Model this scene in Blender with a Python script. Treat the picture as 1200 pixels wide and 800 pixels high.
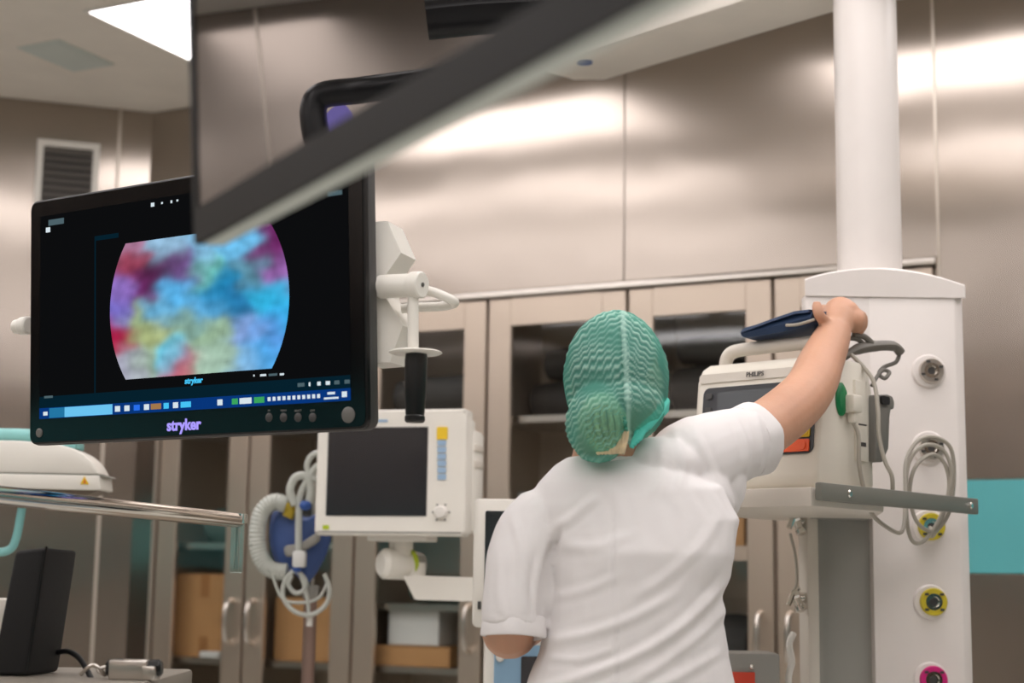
import bpy, bmesh, math, random
from math import sin, cos, pi, radians, degrees, sqrt, exp
from mathutils import Matrix, Vector, noise
random.seed(7)
for o in list(bpy.data.objects): bpy.data.objects.remove(o)
SC = bpy.context.scene
COL = SC.collection

# ------------------------------------------------------------------ camera
F = 1850.0; CAMH = 1.22
PITCH = radians(8.6); ROLL = radians(.85)
RC = Matrix.Rotation(pi/2 + PITCH, 3, 'X') @ Matrix.Rotation(ROLL, 3, 'Z')
cam_d = bpy.data.cameras.new('camera'); cam = bpy.data.objects.new('camera', cam_d); COL.objects.link(cam)
cam.location = (0, 0, CAMH); cam.rotation_euler = RC.to_euler()
cam_d.sensor_width = 36; cam_d.lens = 36*F/1200; cam_d.clip_start = .05
cam_d.dof.use_dof = True; cam_d.dof.focus_distance = 2.72; cam_d.dof.aperture_fstop = 3.4
SC.camera = cam
# ------------------------------------------------------------------ world, view, light level
w = bpy.data.worlds.new('world'); SC.world = w; w.use_nodes = True
w.node_tree.nodes['Background'].inputs[0].default_value = (.8, .78, .75, 1)
w.node_tree.nodes['Background'].inputs[1].default_value = .3
SC.view_settings.view_transform = 'Standard'; SC.view_settings.look = 'None'
SC.view_settings.exposure = 0.0; SC.view_settings.gamma = 1.0
LAMP = 5.4            # radiance of the ceiling light diffusers

C0 = Vector((0, 0, CAMH))
def ray(px, py): return RC @ Vector(((px-600)/F, -(py-400)/F, -1))
def at(px, py, Y):
    d = ray(px, py); return C0 + d*(Y/d.y)
def hit(px, py, p, n):
    d = ray(px, py); return C0 + d*((p-C0).dot(n)/d.dot(n))

# ------------------------------------------------------------------ materials
def lin(c):
    f = lambda v: v/12.92 if v <= .04045 else ((v+.055)/1.055)**2.4
    return tuple(f(x/255) for x in c) + (1,)
MATS = {}
def M_(name, col, rough=.5, metal=0, spec=.5, bump=0, bscale=80, var=0, vscale=6, emit=0, trans=0, coat=0):
    m = bpy.data.materials.new(name); m.use_nodes = True; nt = m.node_tree; b = nt.nodes['Principled BSDF']
    c = lin(col)
    b.inputs['Base Color'].default_value = c; b.inputs['Roughness'].default_value = rough
    b.inputs['Metallic'].default_value = metal; b.inputs['Specular IOR Level'].default_value = spec
    if coat: b.inputs['Coat Weight'].default_value = coat; b.inputs['Coat Roughness'].default_value = .08
    if trans: b.inputs['Transmission Weight'].default_value = trans
    if emit:
        b.inputs['Emission Color'].default_value = c; b.inputs['Emission Strength'].default_value = emit
    tc = nt.nodes.new('ShaderNodeTexCoord')
    n = nt.nodes.new('ShaderNodeTexNoise'); n.inputs['Scale'].default_value = vscale; n.inputs['Detail'].default_value = 5
    nt.links.new(tc.outputs['Object'], n.inputs['Vector'])
    r = nt.nodes.new('ShaderNodeValToRGB')
    v = var if var else .03
    r.color_ramp.elements[0].position = .3; r.color_ramp.elements[1].position = .7
    r.color_ramp.elements[0].color = tuple(x*(1-v) for x in c[:3]) + (1,)
    r.color_ramp.elements[1].color = tuple(min(1, x*(1+v)) for x in c[:3]) + (1,)
    nt.links.new(n.outputs['Fac'], r.inputs['Fac']); nt.links.new(r.outputs['Color'], b.inputs['Base Color'])
    if bump:
        n2 = nt.nodes.new('ShaderNodeTexNoise'); n2.inputs['Scale'].default_value = bscale; n2.inputs['Detail'].default_value = 4
        nt.links.new(tc.outputs['Object'], n2.inputs['Vector'])
        bp = nt.nodes.new('ShaderNodeBump'); bp.inputs['Strength'].default_value = bump; bp.inputs['Distance'].default_value = .002
        nt.links.new(n2.outputs['Fac'], bp.inputs['Height']); nt.links.new(bp.outputs['Normal'], b.inputs['Normal'])
    MATS[name] = m; return m

def steel_mat(name, col, rough=.3, aniso=.6, wav=.25):
    m = bpy.data.materials.new(name); m.use_nodes = True; nt = m.node_tree; b = nt.nodes['Principled BSDF']
    b.inputs['Metallic'].default_value = 1; b.inputs['Anisotropic'].default_value = aniso
    tc = nt.nodes.new('ShaderNodeTexCoord')
    tg = nt.nodes.new('ShaderNodeTangent'); tg.direction_type = 'RADIAL'; tg.axis = 'Z'
    nt.links.new(tg.outputs['Tangent'], b.inputs['Tangent'])
    b.inputs['Anisotropic Rotation'].default_value = 0.0
    mp = nt.nodes.new('ShaderNodeMapping'); mp.inputs['Scale'].default_value = (260, 260, 3)   # vertical grain
    nt.links.new(tc.outputs['Object'], mp.inputs['Vector'])
    n = nt.nodes.new('ShaderNodeTexNoise'); n.inputs['Scale'].default_value = 1; n.inputs['Detail'].default_value = 3
    nt.links.new(mp.outputs['Vector'], n.inputs['Vector'])
    n3 = nt.nodes.new('ShaderNodeTexNoise'); n3.inputs['Scale'].default_value = 1.6; n3.inputs['Detail'].default_value = 2
    nt.links.new(tc.outputs['Object'], n3.inputs['Vector'])
    r = nt.nodes.new('ShaderNodeValToRGB'); c = lin(col)
    r.color_ramp.elements[0].position = .3; r.color_ramp.elements[1].position = .7
    r.color_ramp.elements[0].color = tuple(x*.994 for x in c[:3]) + (1,); r.color_ramp.elements[1].color = tuple(min(1, x*1.005) for x in c[:3]) + (1,)
    nt.links.new(n.outputs['Fac'], r.inputs['Fac']); nt.links.new(r.outputs['Color'], b.inputs['Base Color'])
    mr = nt.nodes.new('ShaderNodeMapRange'); mr.inputs['To Min'].default_value = rough*.995; mr.inputs['To Max'].default_value = rough*1.005
    nt.links.new(n.outputs['Fac'], mr.inputs['Value']); nt.links.new(mr.outputs['Result'], b.inputs['Roughness'])
    bp = nt.nodes.new('ShaderNodeBump'); bp.inputs['Strength'].default_value = wav; bp.inputs['Distance'].default_value = .06
    nt.links.new(n3.outputs['Fac'], bp.inputs['Height']); nt.links.new(bp.outputs['Normal'], b.inputs['Normal'])
    MATS[name] = m; return m

def mix_mat(name, build):
    m = bpy.data.materials.new(name); m.use_nodes = True; nt = m.node_tree; nt.nodes.clear()
    out = nt.nodes.new('ShaderNodeOutputMaterial'); build(nt, out); MATS[name] = m; return m
def glass_build(tint, refl, rough):
    def f(nt, out):
        t = nt.nodes.new('ShaderNodeBsdfTransparent'); t.inputs[0].default_value = tint
        g = nt.nodes.new('ShaderNodeBsdfGlossy'); g.inputs['Roughness'].default_value = rough; g.inputs[0].default_value = (1, 1, 1, 1)
        fc = nt.nodes.new('ShaderNodeLayerWeight'); fc.inputs['Blend'].default_value = .5
        pw = nt.nodes.new('ShaderNodeMath'); pw.operation = 'POWER'; pw.inputs[1].default_value = 4; nt.links.new(fc.outputs['Facing'], pw.inputs[0])
        lw = nt.nodes.new('ShaderNodeMath'); lw.operation = 'MULTIPLY_ADD'; lw.inputs[1].default_value = .6; lw.inputs[2].default_value = refl; nt.links.new(pw.outputs[0], lw.inputs[0])
        mx = nt.nodes.new('ShaderNodeMixShader')
        nt.links.new(lw.outputs[0], mx.inputs[0]); nt.links.new(t.outputs[0], mx.inputs[1]); nt.links.new(g.outputs[0], mx.inputs[2])
        nt.links.new(mx.outputs[0], out.inputs[0])
    return f
mix_mat('pane', glass_build((.95, .96, .955, 1), .035, .03))
mix_mat('clear', glass_build((.86, .95, .94, 1), .12, .03))
def mirror_screen(nt, out):
    d = nt.nodes.new('ShaderNodeBsdfDiffuse'); d.inputs[0].default_value = (.012, .012, .013, 1)
    g = nt.nodes.new('ShaderNodeBsdfGlossy'); g.inputs['Roughness'].default_value = .015; g.inputs[0].default_value = (.95, .93, .92, 1)
    fr = nt.nodes.new('ShaderNodeFresnel'); fr.inputs['IOR'].default_value = 3.2
    mx = nt.nodes.new('ShaderNodeMixShader')
    nt.links.new(fr.outputs[0], mx.inputs[0]); nt.links.new(d.outputs[0], mx.inputs[1]); nt.links.new(g.outputs[0], mx.inputs[2])
    nt.links.new(mx.outputs[0], out.inputs[0])
mix_mat('mirror_screen', mirror_screen)

steel_mat('steel', (166, 156, 147), .235, .8, .12)
steel_mat('steel_door', (208, 193, 178), .42, .5, .10)
steel_mat('steel_in', (196, 184, 170), .55, .2, .05)
M_('ceiling', (234, 227, 217), .85, bump=.05)
M_('floor', (212, 212, 206), .35, var=.06, vscale=40)
M_('teal_panel', (92, 174, 178), .3)
M_('white', (228, 224, 217), .38)
M_('white_dev', (232, 228, 219), .34)
M_('cream', (214, 207, 196), .4)
M_('beige_arm', (240, 234, 224), .45)
M_('pillar', (231, 224, 219), .34)
M_('pillar_grey', (158, 157, 150), .45)
M_('rail_grey', (118, 118, 110), .42)
M_('grey', (150, 148, 142), .45)
M_('dark_grey', (62, 61, 60), .45)
M_('mid_grey', (104, 102, 98), .5)
M_('bezel', (24, 23, 22), .55, spec=.3)
M_('black', (14, 14, 15), .3)
M_('black_gloss', (6, 6, 8), .12)
M_('tray', (128, 121, 110), .45)
M_('black_matte', (21, 20, 20), .75, bump=.2, bscale=300)
M_('rim_grey', (196, 202, 194), .4)
M_('chrome', (225, 222, 216), .09, 1)
M_('satin', (205, 198, 190), .28, 1)
M_('brass', (190, 165, 60), .3, .6)
M_('ring_yellow', (205, 186, 52), .3)
M_('ring_magenta', (205, 35, 120), .35)
M_('blue_dot', (38, 78, 150), .4)
M_('cardboard', (186, 140, 92), .8, bump=.15, var=.06)
M_('tape', (160, 112, 66), .5)
M_('box_white', (215, 215, 212), .6)
M_('bundle_dark', (48, 47, 46), .7, bump=.4, bscale=30)
M_('bundle_green', (88, 108, 100), .8, bump=.4, bscale=30)
M_('screen_off', (40, 40, 43), .14, spec=.9)
M_('screen_grey', (76, 80, 84), .2)
M_('defib', (222, 216, 203), .42)
M_('defib_dark', (45, 47, 52), .35)
M_('yellow', (235, 196, 40), .4)
M_('orange', (235, 92, 38), .4)
M_('green', (0, 122, 70), .35)
M_('navy', (28, 52, 84), .6, bump=.25, bscale=120)
M_('cable', (168, 162, 150), .45)
M_('cable_dark', (112, 108, 100), .5)
M_('cable_black', (25, 25, 25), .45)
M_('blue_panel', (140, 176, 204), .45)
M_('blue_bag', (58, 84, 140), .5)
M_('key_blue', (150, 178, 205), .5)
M_('lime', (178, 196, 40), .5)
M_('hose', (205, 208, 200), .35, trans=.25)
M_('pink_pole', (150, 125, 115), .4, .6)
M_('pale_teal', (130, 190, 188), .4)
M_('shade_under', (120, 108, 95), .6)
M_('louvre', (120, 116, 112), .5, .4)
M_('joint', (196, 186, 174), .4, .8)
M_('red', (214, 70, 45), .45)
M_('print_grey', (120, 118, 114), .6)
M_('print_dark', (60, 58, 56), .6)
M_('diffuser_grey', (205, 212, 206), .6)
M_('pocket', (112, 110, 104), .5)

def emission(name, col, s):
    def f(nt, out):
        e = nt.nodes.new('ShaderNodeEmission'); e.inputs[0].default_value = lin(col); e.inputs[1].default_value = s
        nt.links.new(e.outputs[0], out.inputs[0])
    return mix_mat(name, f)
emission('lamp', (255, 249, 249), LAMP)
emission('scr_black', (20, 21, 23), .55)
emission('scr_bar', (10, 62, 140), .75)
emission('scr_bar_dark', (8, 38, 52), .75)
emission('scr_search', (110, 200, 245), .95)
emission('scr_search2', (40, 130, 180), .8)
emission('scr_white', (225, 238, 245), .9)
emission('scr_cyan', (70, 195, 245), 1)
emission('scr_lilac', (165, 150, 245), 1.1)
emission('scr_brown', (190, 140, 90), .7)
emission('scr_blue', (40, 110, 235), 1)
emission('scr_green', (70, 190, 110), .7)
emission('scr_dim', (120, 150, 160), .4)

def endo(nt, out):
    a = nt.nodes.new('ShaderNodeAttribute'); a.attribute_name = 'picture'; e = nt.nodes.new('ShaderNodeEmission'); e.inputs[1].default_value = .95
    nt.links.new(a.outputs['Color'], e.inputs[0]); nt.links.new(e.outputs[0], out.inputs[0])
mix_mat('endoscope', endo)

# skin, cap, cotton
def skin_mat():
    m = M_('skin', (200, 152, 125), .48, spec=.35, bump=.12, bscale=160, var=.07, vscale=9)
    b = m.node_tree.nodes['Principled BSDF']; b.inputs['Subsurface Weight'].default_value = .15
    b.inputs['Subsurface Radius'].default_value = (.02, .008, .005); b.inputs['Subsurface Scale'].default_value = .3
skin_mat()
M_('cotton', (230, 226, 225), .85, spec=.15, bump=.12, bscale=900, var=.015)
M_('cotton_seam', (214, 210, 204), .85, spec=.15)
M_('hair', (92, 78, 62), .55, var=.35, vscale=30)
M_('hair_bun', (208, 188, 152), .55, var=.25, vscale=60)
M_('cap_band', (84, 196, 180), .8)
M_('lips', (175, 95, 85), .5); M_('eye', (235, 232, 228), .2); M_('iris', (60, 70, 70), .2)
def cap_build(nt, out):
    N = nt.nodes.new; L = nt.links.new
    at1 = N('ShaderNodeAttribute'); at1.attribute_name = 'pleat'; at2 = N('ShaderNodeAttribute'); at2.attribute_name = 'thin'
    d = N('ShaderNodeBsdfDiffuse'); tl = N('ShaderNodeBsdfTranslucent'); tr = N('ShaderNodeBsdfTransparent')
    r = N('ShaderNodeValToRGB'); r.color_ramp.elements[0].color = lin((112, 190, 174)); r.color_ramp.elements[1].color = lin((196, 232, 220))
    L(at1.outputs['Fac'], r.inputs['Fac']); L(r.outputs['Color'], d.inputs[0]); L(r.outputs['Color'], tl.inputs[0])
    tr.inputs[0].default_value = lin((205, 240, 230))
    a = N('ShaderNodeMixShader'); a.inputs[0].default_value = .25; L(d.outputs[0], a.inputs[1]); L(tl.outputs[0], a.inputs[2])
    mr = N('ShaderNodeMapRange'); mr.inputs[3].default_value = .50; mr.inputs[4].default_value = .88; L(at1.outputs['Fac'], mr.inputs[0])
    sb = N('ShaderNodeMath'); sb.operation = 'MULTIPLY_ADD'; L(at2.outputs['Fac'], sb.inputs[0]); sb.inputs[1].default_value = -.30; L(mr.outputs[0], sb.inputs[2])
    b = N('ShaderNodeMixShader'); L(sb.outputs[0], b.inputs[0]); L(tr.outputs[0], b.inputs[1]); L(a.outputs[0], b.inputs[2])
    L(b.outputs[0], out.inputs[0])
mix_mat('cap', cap_build)

# ------------------------------------------------------------------ geometry helpers
PM = {}   # matrices of things
def frame(o, zdir, xh=(1, 0, 0)):
    z = Vector(zdir).normalized(); x = Vector(xh); x = (x - z*x.dot(z))
    if x.length < 1e-4: x = Vector((0, 1, 0)) - z*z.y
    x.normalize(); y = z.cross(x)
    return Matrix(((x.x, y.x, z.x, o[0]), (x.y, y.y, z.y, o[1]), (x.z, y.z, z.z, o[2]), (0, 0, 0, 1)))
def basis(o, ex, ey, ez):
    return Matrix(((ex[0], ey[0], ez[0], o[0]), (ex[1], ey[1], ez[1], o[1]), (ex[2], ey[2], ez[2], o[2]), (0, 0, 0, 1)))
class G:
    def __init__(s): s.bm = bmesh.new()
    def _add(s, fn, M=None):
        b = bmesh.new(); fn(b)
        if M is not None: bmesh.ops.transform(b, matrix=M, verts=b.verts)
        me = bpy.data.meshes.new('t'); b.to_mesh(me); b.free(); s.bm.from_mesh(me); bpy.data.meshes.remove(me); return s
    def box(s, c, size, M=None, bev=0, seg=2):
        def fn(b):
            bmesh.ops.create_cube(b, size=1); bmesh.ops.scale(b, vec=size, verts=b.verts); bmesh.ops.translate(b, vec=c, verts=b.verts)
            if bev: bmesh.ops.bevel(b, geom=list(b.edges), offset=bev, segments=seg, profile=.5, affect='EDGES')
        return s._add(fn, M)
    def bb(s, a, b_, M=None, bev=0, seg=2):
        return s.box([(a[i]+b_[i])/2 for i in range(3)], [abs(b_[i]-a[i]) for i in range(3)], M, bev, seg)
    def tube(s, pts, r, seg=12, closed=False, sy=1.0):
        pts = [Vector(p) for p in pts]; n = len(pts); rs = r if isinstance(r, (list, tuple)) else [r]*n
        def fn(b):
            rings = []; prev = None
            for i, p in enumerate(pts):
                if closed: t = pts[(i+1) % n]-pts[i-1]
                else: t = pts[min(i+1, n-1)]-pts[max(i-1, 0)]
                t.normalize()
                if prev is None:
                    a = Vector((0, 0, 1)) if abs(t.z) < .9 else Vector((1, 0, 0)); x = (a - t*a.dot(t)).normalized()
                else:
                    x = prev - t*prev.dot(t); x = x.normalized() if x.length > 1e-6 else prev
                prev = x; y = t.cross(x)
                rings.append([b.verts.new(p + (x*cos(2*pi*k/seg)*sy + y*sin(2*pi*k/seg))*rs[i]) for k in range(seg)])
            for i in range(n if closed else n-1):
                A, B = rings[i], rings[(i+1) % n]
                for k in range(seg): b.faces.new((A[k], A[(k+1) % seg], B[(k+1) % seg], B[k]))
            if not closed:
                b.faces.new(rings[0][::-1]); b.faces.new(rings[-1])
        return s._add(fn)
    def lathe(s, prof, M=None, seg=24):
        def fn(b):
            rings = []
            for r, z in prof:
                rings.append([b.verts.new((max(r, 1e-5)*cos(2*pi*k/seg), max(r, 1e-5)*sin(2*pi*k/seg), z)) for k in range(seg)])
            for A, B in zip(rings, rings[1:]):
                for k in range(seg): b.faces.new((A[k], A[(k+1) % seg], B[(k+1) % seg], B[k]))
            b.faces.new(rings[0][::-1]); b.faces.new(rings[-1])
        return s._add(fn, M)
    def cyl(s, p0, p1, r, seg=20, bev=.0):
        p0, p1 = Vector(p0), Vector(p1); h = (p1-p0).length
        pr = [(r, 0), (r, h)] if not bev else [(r-bev, 0), (r, bev), (r, h-bev), (r-bev, h)]
        return s.lathe(pr, frame(p0, p1-p0), seg)
    def prism(s, poly, h, M=None, bev=0):
        def fn(b):
            lo = [b.verts.new((x, y, 0)) for x, y in poly]; hi = [b.verts.new((x, y, h)) for x, y in poly]; n = len(poly)
            b.faces.new(lo[::-1]); b.faces.new(hi)
            for k in range(n): b.faces.new((lo[k], lo[(k+1) % n], hi[(k+1) % n], hi[k]))
            bmesh.ops.recalc_face_normals(b, faces=b.faces)
            if bev: bmesh.ops.bevel(b, geom=list(b.edges), offset=bev, segments=2, profile=.5, affect='EDGES')
        return s._add(fn, M)
    def ell(s, c, r, M=None, u=24, v=16):
        def fn(b):
            bmesh.ops.create_uvsphere(b, u_segments=u, v_segments=v, radius=1); bmesh.ops.scale(b, vec=r, verts=b.verts); bmesh.ops.translate(b, vec=c, verts=b.verts)
        return s._add(fn, M)
    def loft(s, rings, M=None):
        def fn(b):
            R = [[b.verts.new(p) for p in ring] for ring in rings]; n = len(R[0])
            for A, B in zip(R, R[1:]):
                for k in range(n): b.faces.new((A[k], A[(k+1) % n], B[(k+1) % n], B[k]))
            b.faces.new(R[0][::-1]); b.faces.new(R[-1])
        return s._add(fn, M)
    def mesh(s, me): s.bm.from_mesh(me); return s
    def build(s, name, mat, parent=None, world=True, smooth=True, ang=35, matrix=None):
        me = bpy.data.meshes.new(name)
        bmesh.ops.recalc_face_normals(s.bm, faces=s.bm.faces)
        if parent is not None and world: bmesh.ops.transform(s.bm, matrix=PM[parent.name].inverted(), verts=s.bm.verts)
        s.bm.to_mesh(me); s.bm.free()
        return mobj(name, me, mat, parent, smooth, ang)
def mobj(name, me, mat, parent=None, smooth=True, ang=35):
    if smooth:
        me.polygons.foreach_set('use_smooth', [True]*len(me.polygons)); me.set_sharp_from_angle(angle=radians(ang))
    if mat: me.materials.clear(); me.materials.append(MATS[mat])
    o = bpy.data.objects.new(name, me); COL.objects.link(o)
    if parent is not None:
        o.parent = parent; PM[o.name] = PM[parent.name]
    else: PM[o.name] = Matrix.Identity(4)
    return o
def thing(name, label, cat, loc=(0, 0, 0), rotz=0, group=None, M=None):
    o = bpy.data.objects.new(name, None); COL.objects.link(o)
    Mx = M if M is not None else Matrix.Translation(Vector(loc)) @ Matrix.Rotation(rotz, 4, 'Z')
    o.matrix_world = Mx; PM[o.name] = Mx; o.empty_display_size = .1
    return tag(o, label, cat, group)
def tag(o, label=None, cat=None, group=None, kind=None):
    if label: o['label'] = label
    if cat: o['category'] = cat
    if group: o['group'] = group
    if kind: o['kind'] = kind
    return o
def struct(o): o['kind'] = 'structure'; return o
def copy_tree(o, M, parent=None):
    c = o.copy(); COL.objects.link(c)
    if parent is None: c.matrix_world = M; PM[c.name] = M
    else: c.parent = parent; PM[c.name] = PM[parent.name]
    for ch in list(o.children): copy_tree(ch, M, c)
    return c
def crom(pts, n=8, closed=False):
    pts = [Vector(p) for p in pts]; out = []; N = len(pts)
    for i in range(N if closed else N-1):
        g = (lambda k: pts[k % N]) if closed else (lambda k: pts[max(0, min(N-1, k))])
        a, b, c, d = g(i-1), g(i), g(i+1), g(i+2)
        for k in range(n):
            t = k/n
            out.append(.5*((2*b)+(c-a)*t+(2*a-5*b+4*c-d)*t*t+(3*b-a-3*c+d)*t**3))
    if not closed: out.append(pts[-1])
    return out
def remesh(g, vox, smooth=6):
    me = bpy.data.meshes.new('tmp'); g.bm.to_mesh(me); g.bm.free()
    o = bpy.data.objects.new('tmp', me); COL.objects.link(o)
    m = o.modifiers.new('r', 'REMESH'); m.mode = 'VOXEL'; m.voxel_size = vox; m.adaptivity = 0
    if smooth:
        s = o.modifiers.new('s', 'SMOOTH'); s.factor = .5; s.iterations = smooth
    dg = bpy.context.evaluated_depsgraph_get(); dg.update()
    r = bpy.data.meshes.new_from_object(o.evaluated_get(dg)); bpy.data.objects.remove(o); bpy.data.meshes.remove(me)
    return r
def text_mesh(s, size, bold=0, depth=.0004, align='CENTER', shear=0):
    cu = bpy.data.curves.new('t', 'FONT'); cu.body = s; cu.size = size; cu.offset = bold; cu.extrude = depth; cu.align_x = align; cu.align_y = 'CENTER'; cu.resolution_u = 3; cu.shear = shear
    o = bpy.data.objects.new('t', cu); COL.objects.link(o); dg = bpy.context.evaluated_depsgraph_get(); dg.update()
    me = bpy.data.meshes.new_from_object(o.evaluated_get(dg)); bpy.data.objects.remove(o); bpy.data.curves.remove(cu)
    return me
def lettering(s, size, mat, parent, M, bold=0, depth=.0004, name='lettering', align='CENTER', shear=0):
    me = text_mesh(s, size, bold, depth, align, shear); me.transform(PM[parent.name].inverted() @ M); return mobj(name, me, mat, parent, smooth=False)
# matrix of a sign on a plane: x right, y up, z out of the surface
def face_M(o, right, up):
    right = Vector(right).normalized(); up = Vector(up).normalized(); return basis(o, right, up, right.cross(up))

# ================================================================== THE ROOM
# room frame: u along the cabinet wall, v out of it into the room
ANG = radians(-27); ZC = 3.0
UO = Vector((-1.409, 5.951, 0)); UU = Vector((cos(ANG), sin(ANG), 0)); VV = Vector((sin(ANG), -cos(ANG), 0))
RM = basis(UO, UU, -VV, (0, 0, 1))      # local x = u, local y = -v, z up
def uv(u, v, z=0): return UO + UU*u + VV*v + Vector((0, 0, z))
outline = [(0, 0), (5, 0), (6, 1), (6, 6.5), (5, 7.5), (0, 7.5), (-1, 6.5), (-1, 1)]
def slab(name, z0, z1, mat):
    pad = [(u + (.5 if u > 2.5 else -.5), -(v + (.5 if v > 3.7 else -.5))) for u, v in outline]
    return struct(G().prism(pad, z1-z0, RM @ Matrix.Translation((0, 0, z0))).build(name, mat, smooth=False))
floor = slab('floor', -.1, 0, 'floor'); ceiling = slab('ceiling', ZC, ZC+.1, 'ceiling')

TOP = 2.164
def wall_box(g, u0, v0, u1, v1, z0, z1, th, off=0):
    a = Vector((u0, -v0, 0)); b = Vector((u1, -v1, 0)); d = (b-a).normalized(); n = Vector((-d.y, d.x, 0))
    M = RM @ basis(a, d, n, (0, 0, 1)); L = (b-a).length
    g.bb((0, off, z0), (L, off+th, z1), M); return M, L
def panels(parent, u0, v0, u1, v1, cuts, rows, mat='steel', th=.008, gap=.0016):
    a = Vector((u0, -v0, 0)); b = Vector((u1, -v1, 0)); d = (b-a).normalized(); n = Vector((-d.y, d.x, 0))
    M = RM @ basis(a, d, n, (0, 0, 1))
    for z0, z1, mt in rows:
        for c0, c1 in zip(cuts, cuts[1:]):
            G().bb((c0+gap, -th, z0+gap), (c1-gap, 0, z1-gap), M, bev=.0015, seg=1).build('panel', mt or mat, parent, smooth=False)
    return M
def joint(parent, M, x, z0, z1, wd=.012):
    G().bb((x-wd/2, -.012, z0), (x+wd/2, -.002, z1), M).build('joint_strip', 'joint', parent, smooth=False)
# back wall with the cabinet niche
g = G(); wall_box(g, -.3, 0, .105, 0, 0, TOP, .45); wall_box(g, 2.99, 0, 5.2, 0, 0, TOP, .45); wall_box(g, -.3, 0, 5.2, 0, TOP, ZC, .45); wall_box(g, -.3, 0, 5.2, 0, 0, ZC, .05, .45)
wall_back = struct(g.build('wall_back', 'steel_in', smooth=False))
RB = [(0, 1.258, None), (1.258, 1.526, 'teal_panel'), (1.526, ZC, None)]
panels(wall_back, 0, 0, 5, 0, [.0, .99, 1.99, 3.0], [(TOP+.02, ZC, None)])
panels(wall_back, 0, 0, 5, 0, [3.0, 4.0, 5.0], [(0, 1.258, None), (1.258, 1.526, 'teal_panel'), (1.526, ZC, None)])
MB = panels(wall_back, 0, 0, 5, 0, [0, .105], [(0, TOP+.02, None)])
joint(wall_back, MB, .105, 0, TOP); joint(wall_back, MB, 3.0, 0, ZC, .008)
struct(G().bb((.105, -.016, TOP), (2.99, 0, TOP+.018), MB, bev=.003).build('trim_1', 'satin', smooth=False))
def plain_wall(name, u0, v0, u1, v1, n, rows, joints=True):
    g = G(); M, L = wall_box(g, u0, v0, u1, v1, 0, ZC, .12); o = struct(g.build(name, 'steel_in', smooth=False))
    cuts = [L*i/n for i in range(n+1)] if isinstance(n, int) else n
    M = panels(o, u0, v0, u1, v1, cuts, rows)
    if joints:
        for c in cuts[1:-1]: joint(o, M, c, 0, ZC)
    return o, M, L
WL = sqrt(2)
# left chamfer: measured from its far-left end to the corner with the back wall
wall_corner, MA, LA = plain_wall('wall_corner_left', -1, 1, 0, 0, [0, .43, WL-.59, WL-.125, WL], [(0, ZC, None)])
plain_wall('wall_left', -1, 6.5, -1, 1, 6, RB)
plain_wall('wall_corner_right', 5, 0, 6, 1, 2, RB)
plain_wall('wall_right', 6, 1, 6, 6.5, 6, RB)
plain_wall('wall_front', 5, 7.5, 0, 7.5, 5, RB)
plain_wall('wall_corner_front_right', 6, 6.5, 5, 7.5, 2, RB)
plain_wall('wall_corner_front_left', 0, 7.5, -1, 6.5, 2, RB)

# ceiling lights in rows
def ceiling_light(u0, v0, u1, v1, label):
    M = RM @ Matrix.Translation(((u0+u1)/2, -(v0+v1)/2, ZC)); t = thing('ceiling_light', label, 'ceiling light', M=M, group='recessed ceiling light panels')
    W, D = u1-u0, v1-v0; g = G(); f = .012
    for a, b in [((-W/2-f, -D/2-f), (W/2+f, -D/2)), ((-W/2-f, D/2), (W/2+f, D/2+f)), ((-W/2-f, -D/2), (-W/2, D/2)), ((W/2, -D/2), (W/2+f, D/2))]:
        g.bb((a[0], a[1], -.008), (b[0], b[1], 0), None)
    g.build('light_frame', 'white', t, world=False, smooth=False)
    G().bb((-W/2, -D/2, -.004), (W/2, D/2, -.001)).build('diffuser', 'lamp', t, world=False, smooth=False)
ceiling_light(.543, .467, 1.743, .98, 'bright square-edged ceiling light above the wall with the louvred vent')
for ri, (v0, v1) in enumerate([(.467, .98), (1.54, 2.0), (2.6, 3.06), (3.66, 4.12), (4.72, 5.18), (5.78, 6.24)]):
    for ci, u0 in enumerate((-.78, .543, 2.5, 3.85)):
        if ri == 0 and ci < 2: continue
        ceiling_light(u0, v0, u0+1.2, v1, 'ceiling light panel in the %s row out from the cabinets, %s from the left' % (('first', 'second', 'third', 'fourth', 'fifth', 'sixth')[ri], ('first', 'second', 'third', 'fourth')[ci]))
# ceiling diffuser
t = thing('ceiling_vent', 'pale grey flush air diffuser in the ceiling beside the bright light', 'vent', M=RM @ Matrix.Translation((.17, -.67, ZC)))
G().bb((-.095, -.14, -.006), (.095, .14, 0), bev=.002).build('vent_frame', 'diffuser_grey', t, world=False, smooth=False)
G().bb((-.08, -.125, -.009), (.08, .125, -.006)).build('vent_plate', 'diffuser_grey', t, world=False, smooth=False)
# wall vent on the left chamfer
nA = (MA.to_3x3() @ Vector((0, -1, 0))).normalized(); pA = MA.translation; MAi = MA.inverted()
va = MAi @ hit(44, 164, pA, nA); vb = MAi @ hit(112, 262, pA, nA)
va.z, vb.z = max(va.z, vb.z), min(va.z, vb.z)
x0, x1 = va.x, vb.x; z0, z1 = vb.z, va.z
t = thing('wall_vent', 'white framed grey louvred vent in the steel wall behind the large display', 'vent', M=MA @ Matrix.Translation(((x0+x1)/2, -.008, z0)))
W = x1-x0; H = z1-z0; g = G(); f = .024
for a, b in [((-W/2, 0), (W/2, f)), ((-W/2, H-f), (W/2, H)), ((-W/2, f), (-W/2+f, H-f)), ((W/2-f, f), (W/2, H-f))]: g.bb((a[0], -.016, a[1]), (b[0], 0, b[1]))
g.build('vent_frame', 'white', t, world=False, smooth=False)
G().bb((-W/2+f, -.003, f), (W/2-f, 0, H-f)).build('vent_back', 'dark_grey', t, world=False, smooth=False)
ns = 9
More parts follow.
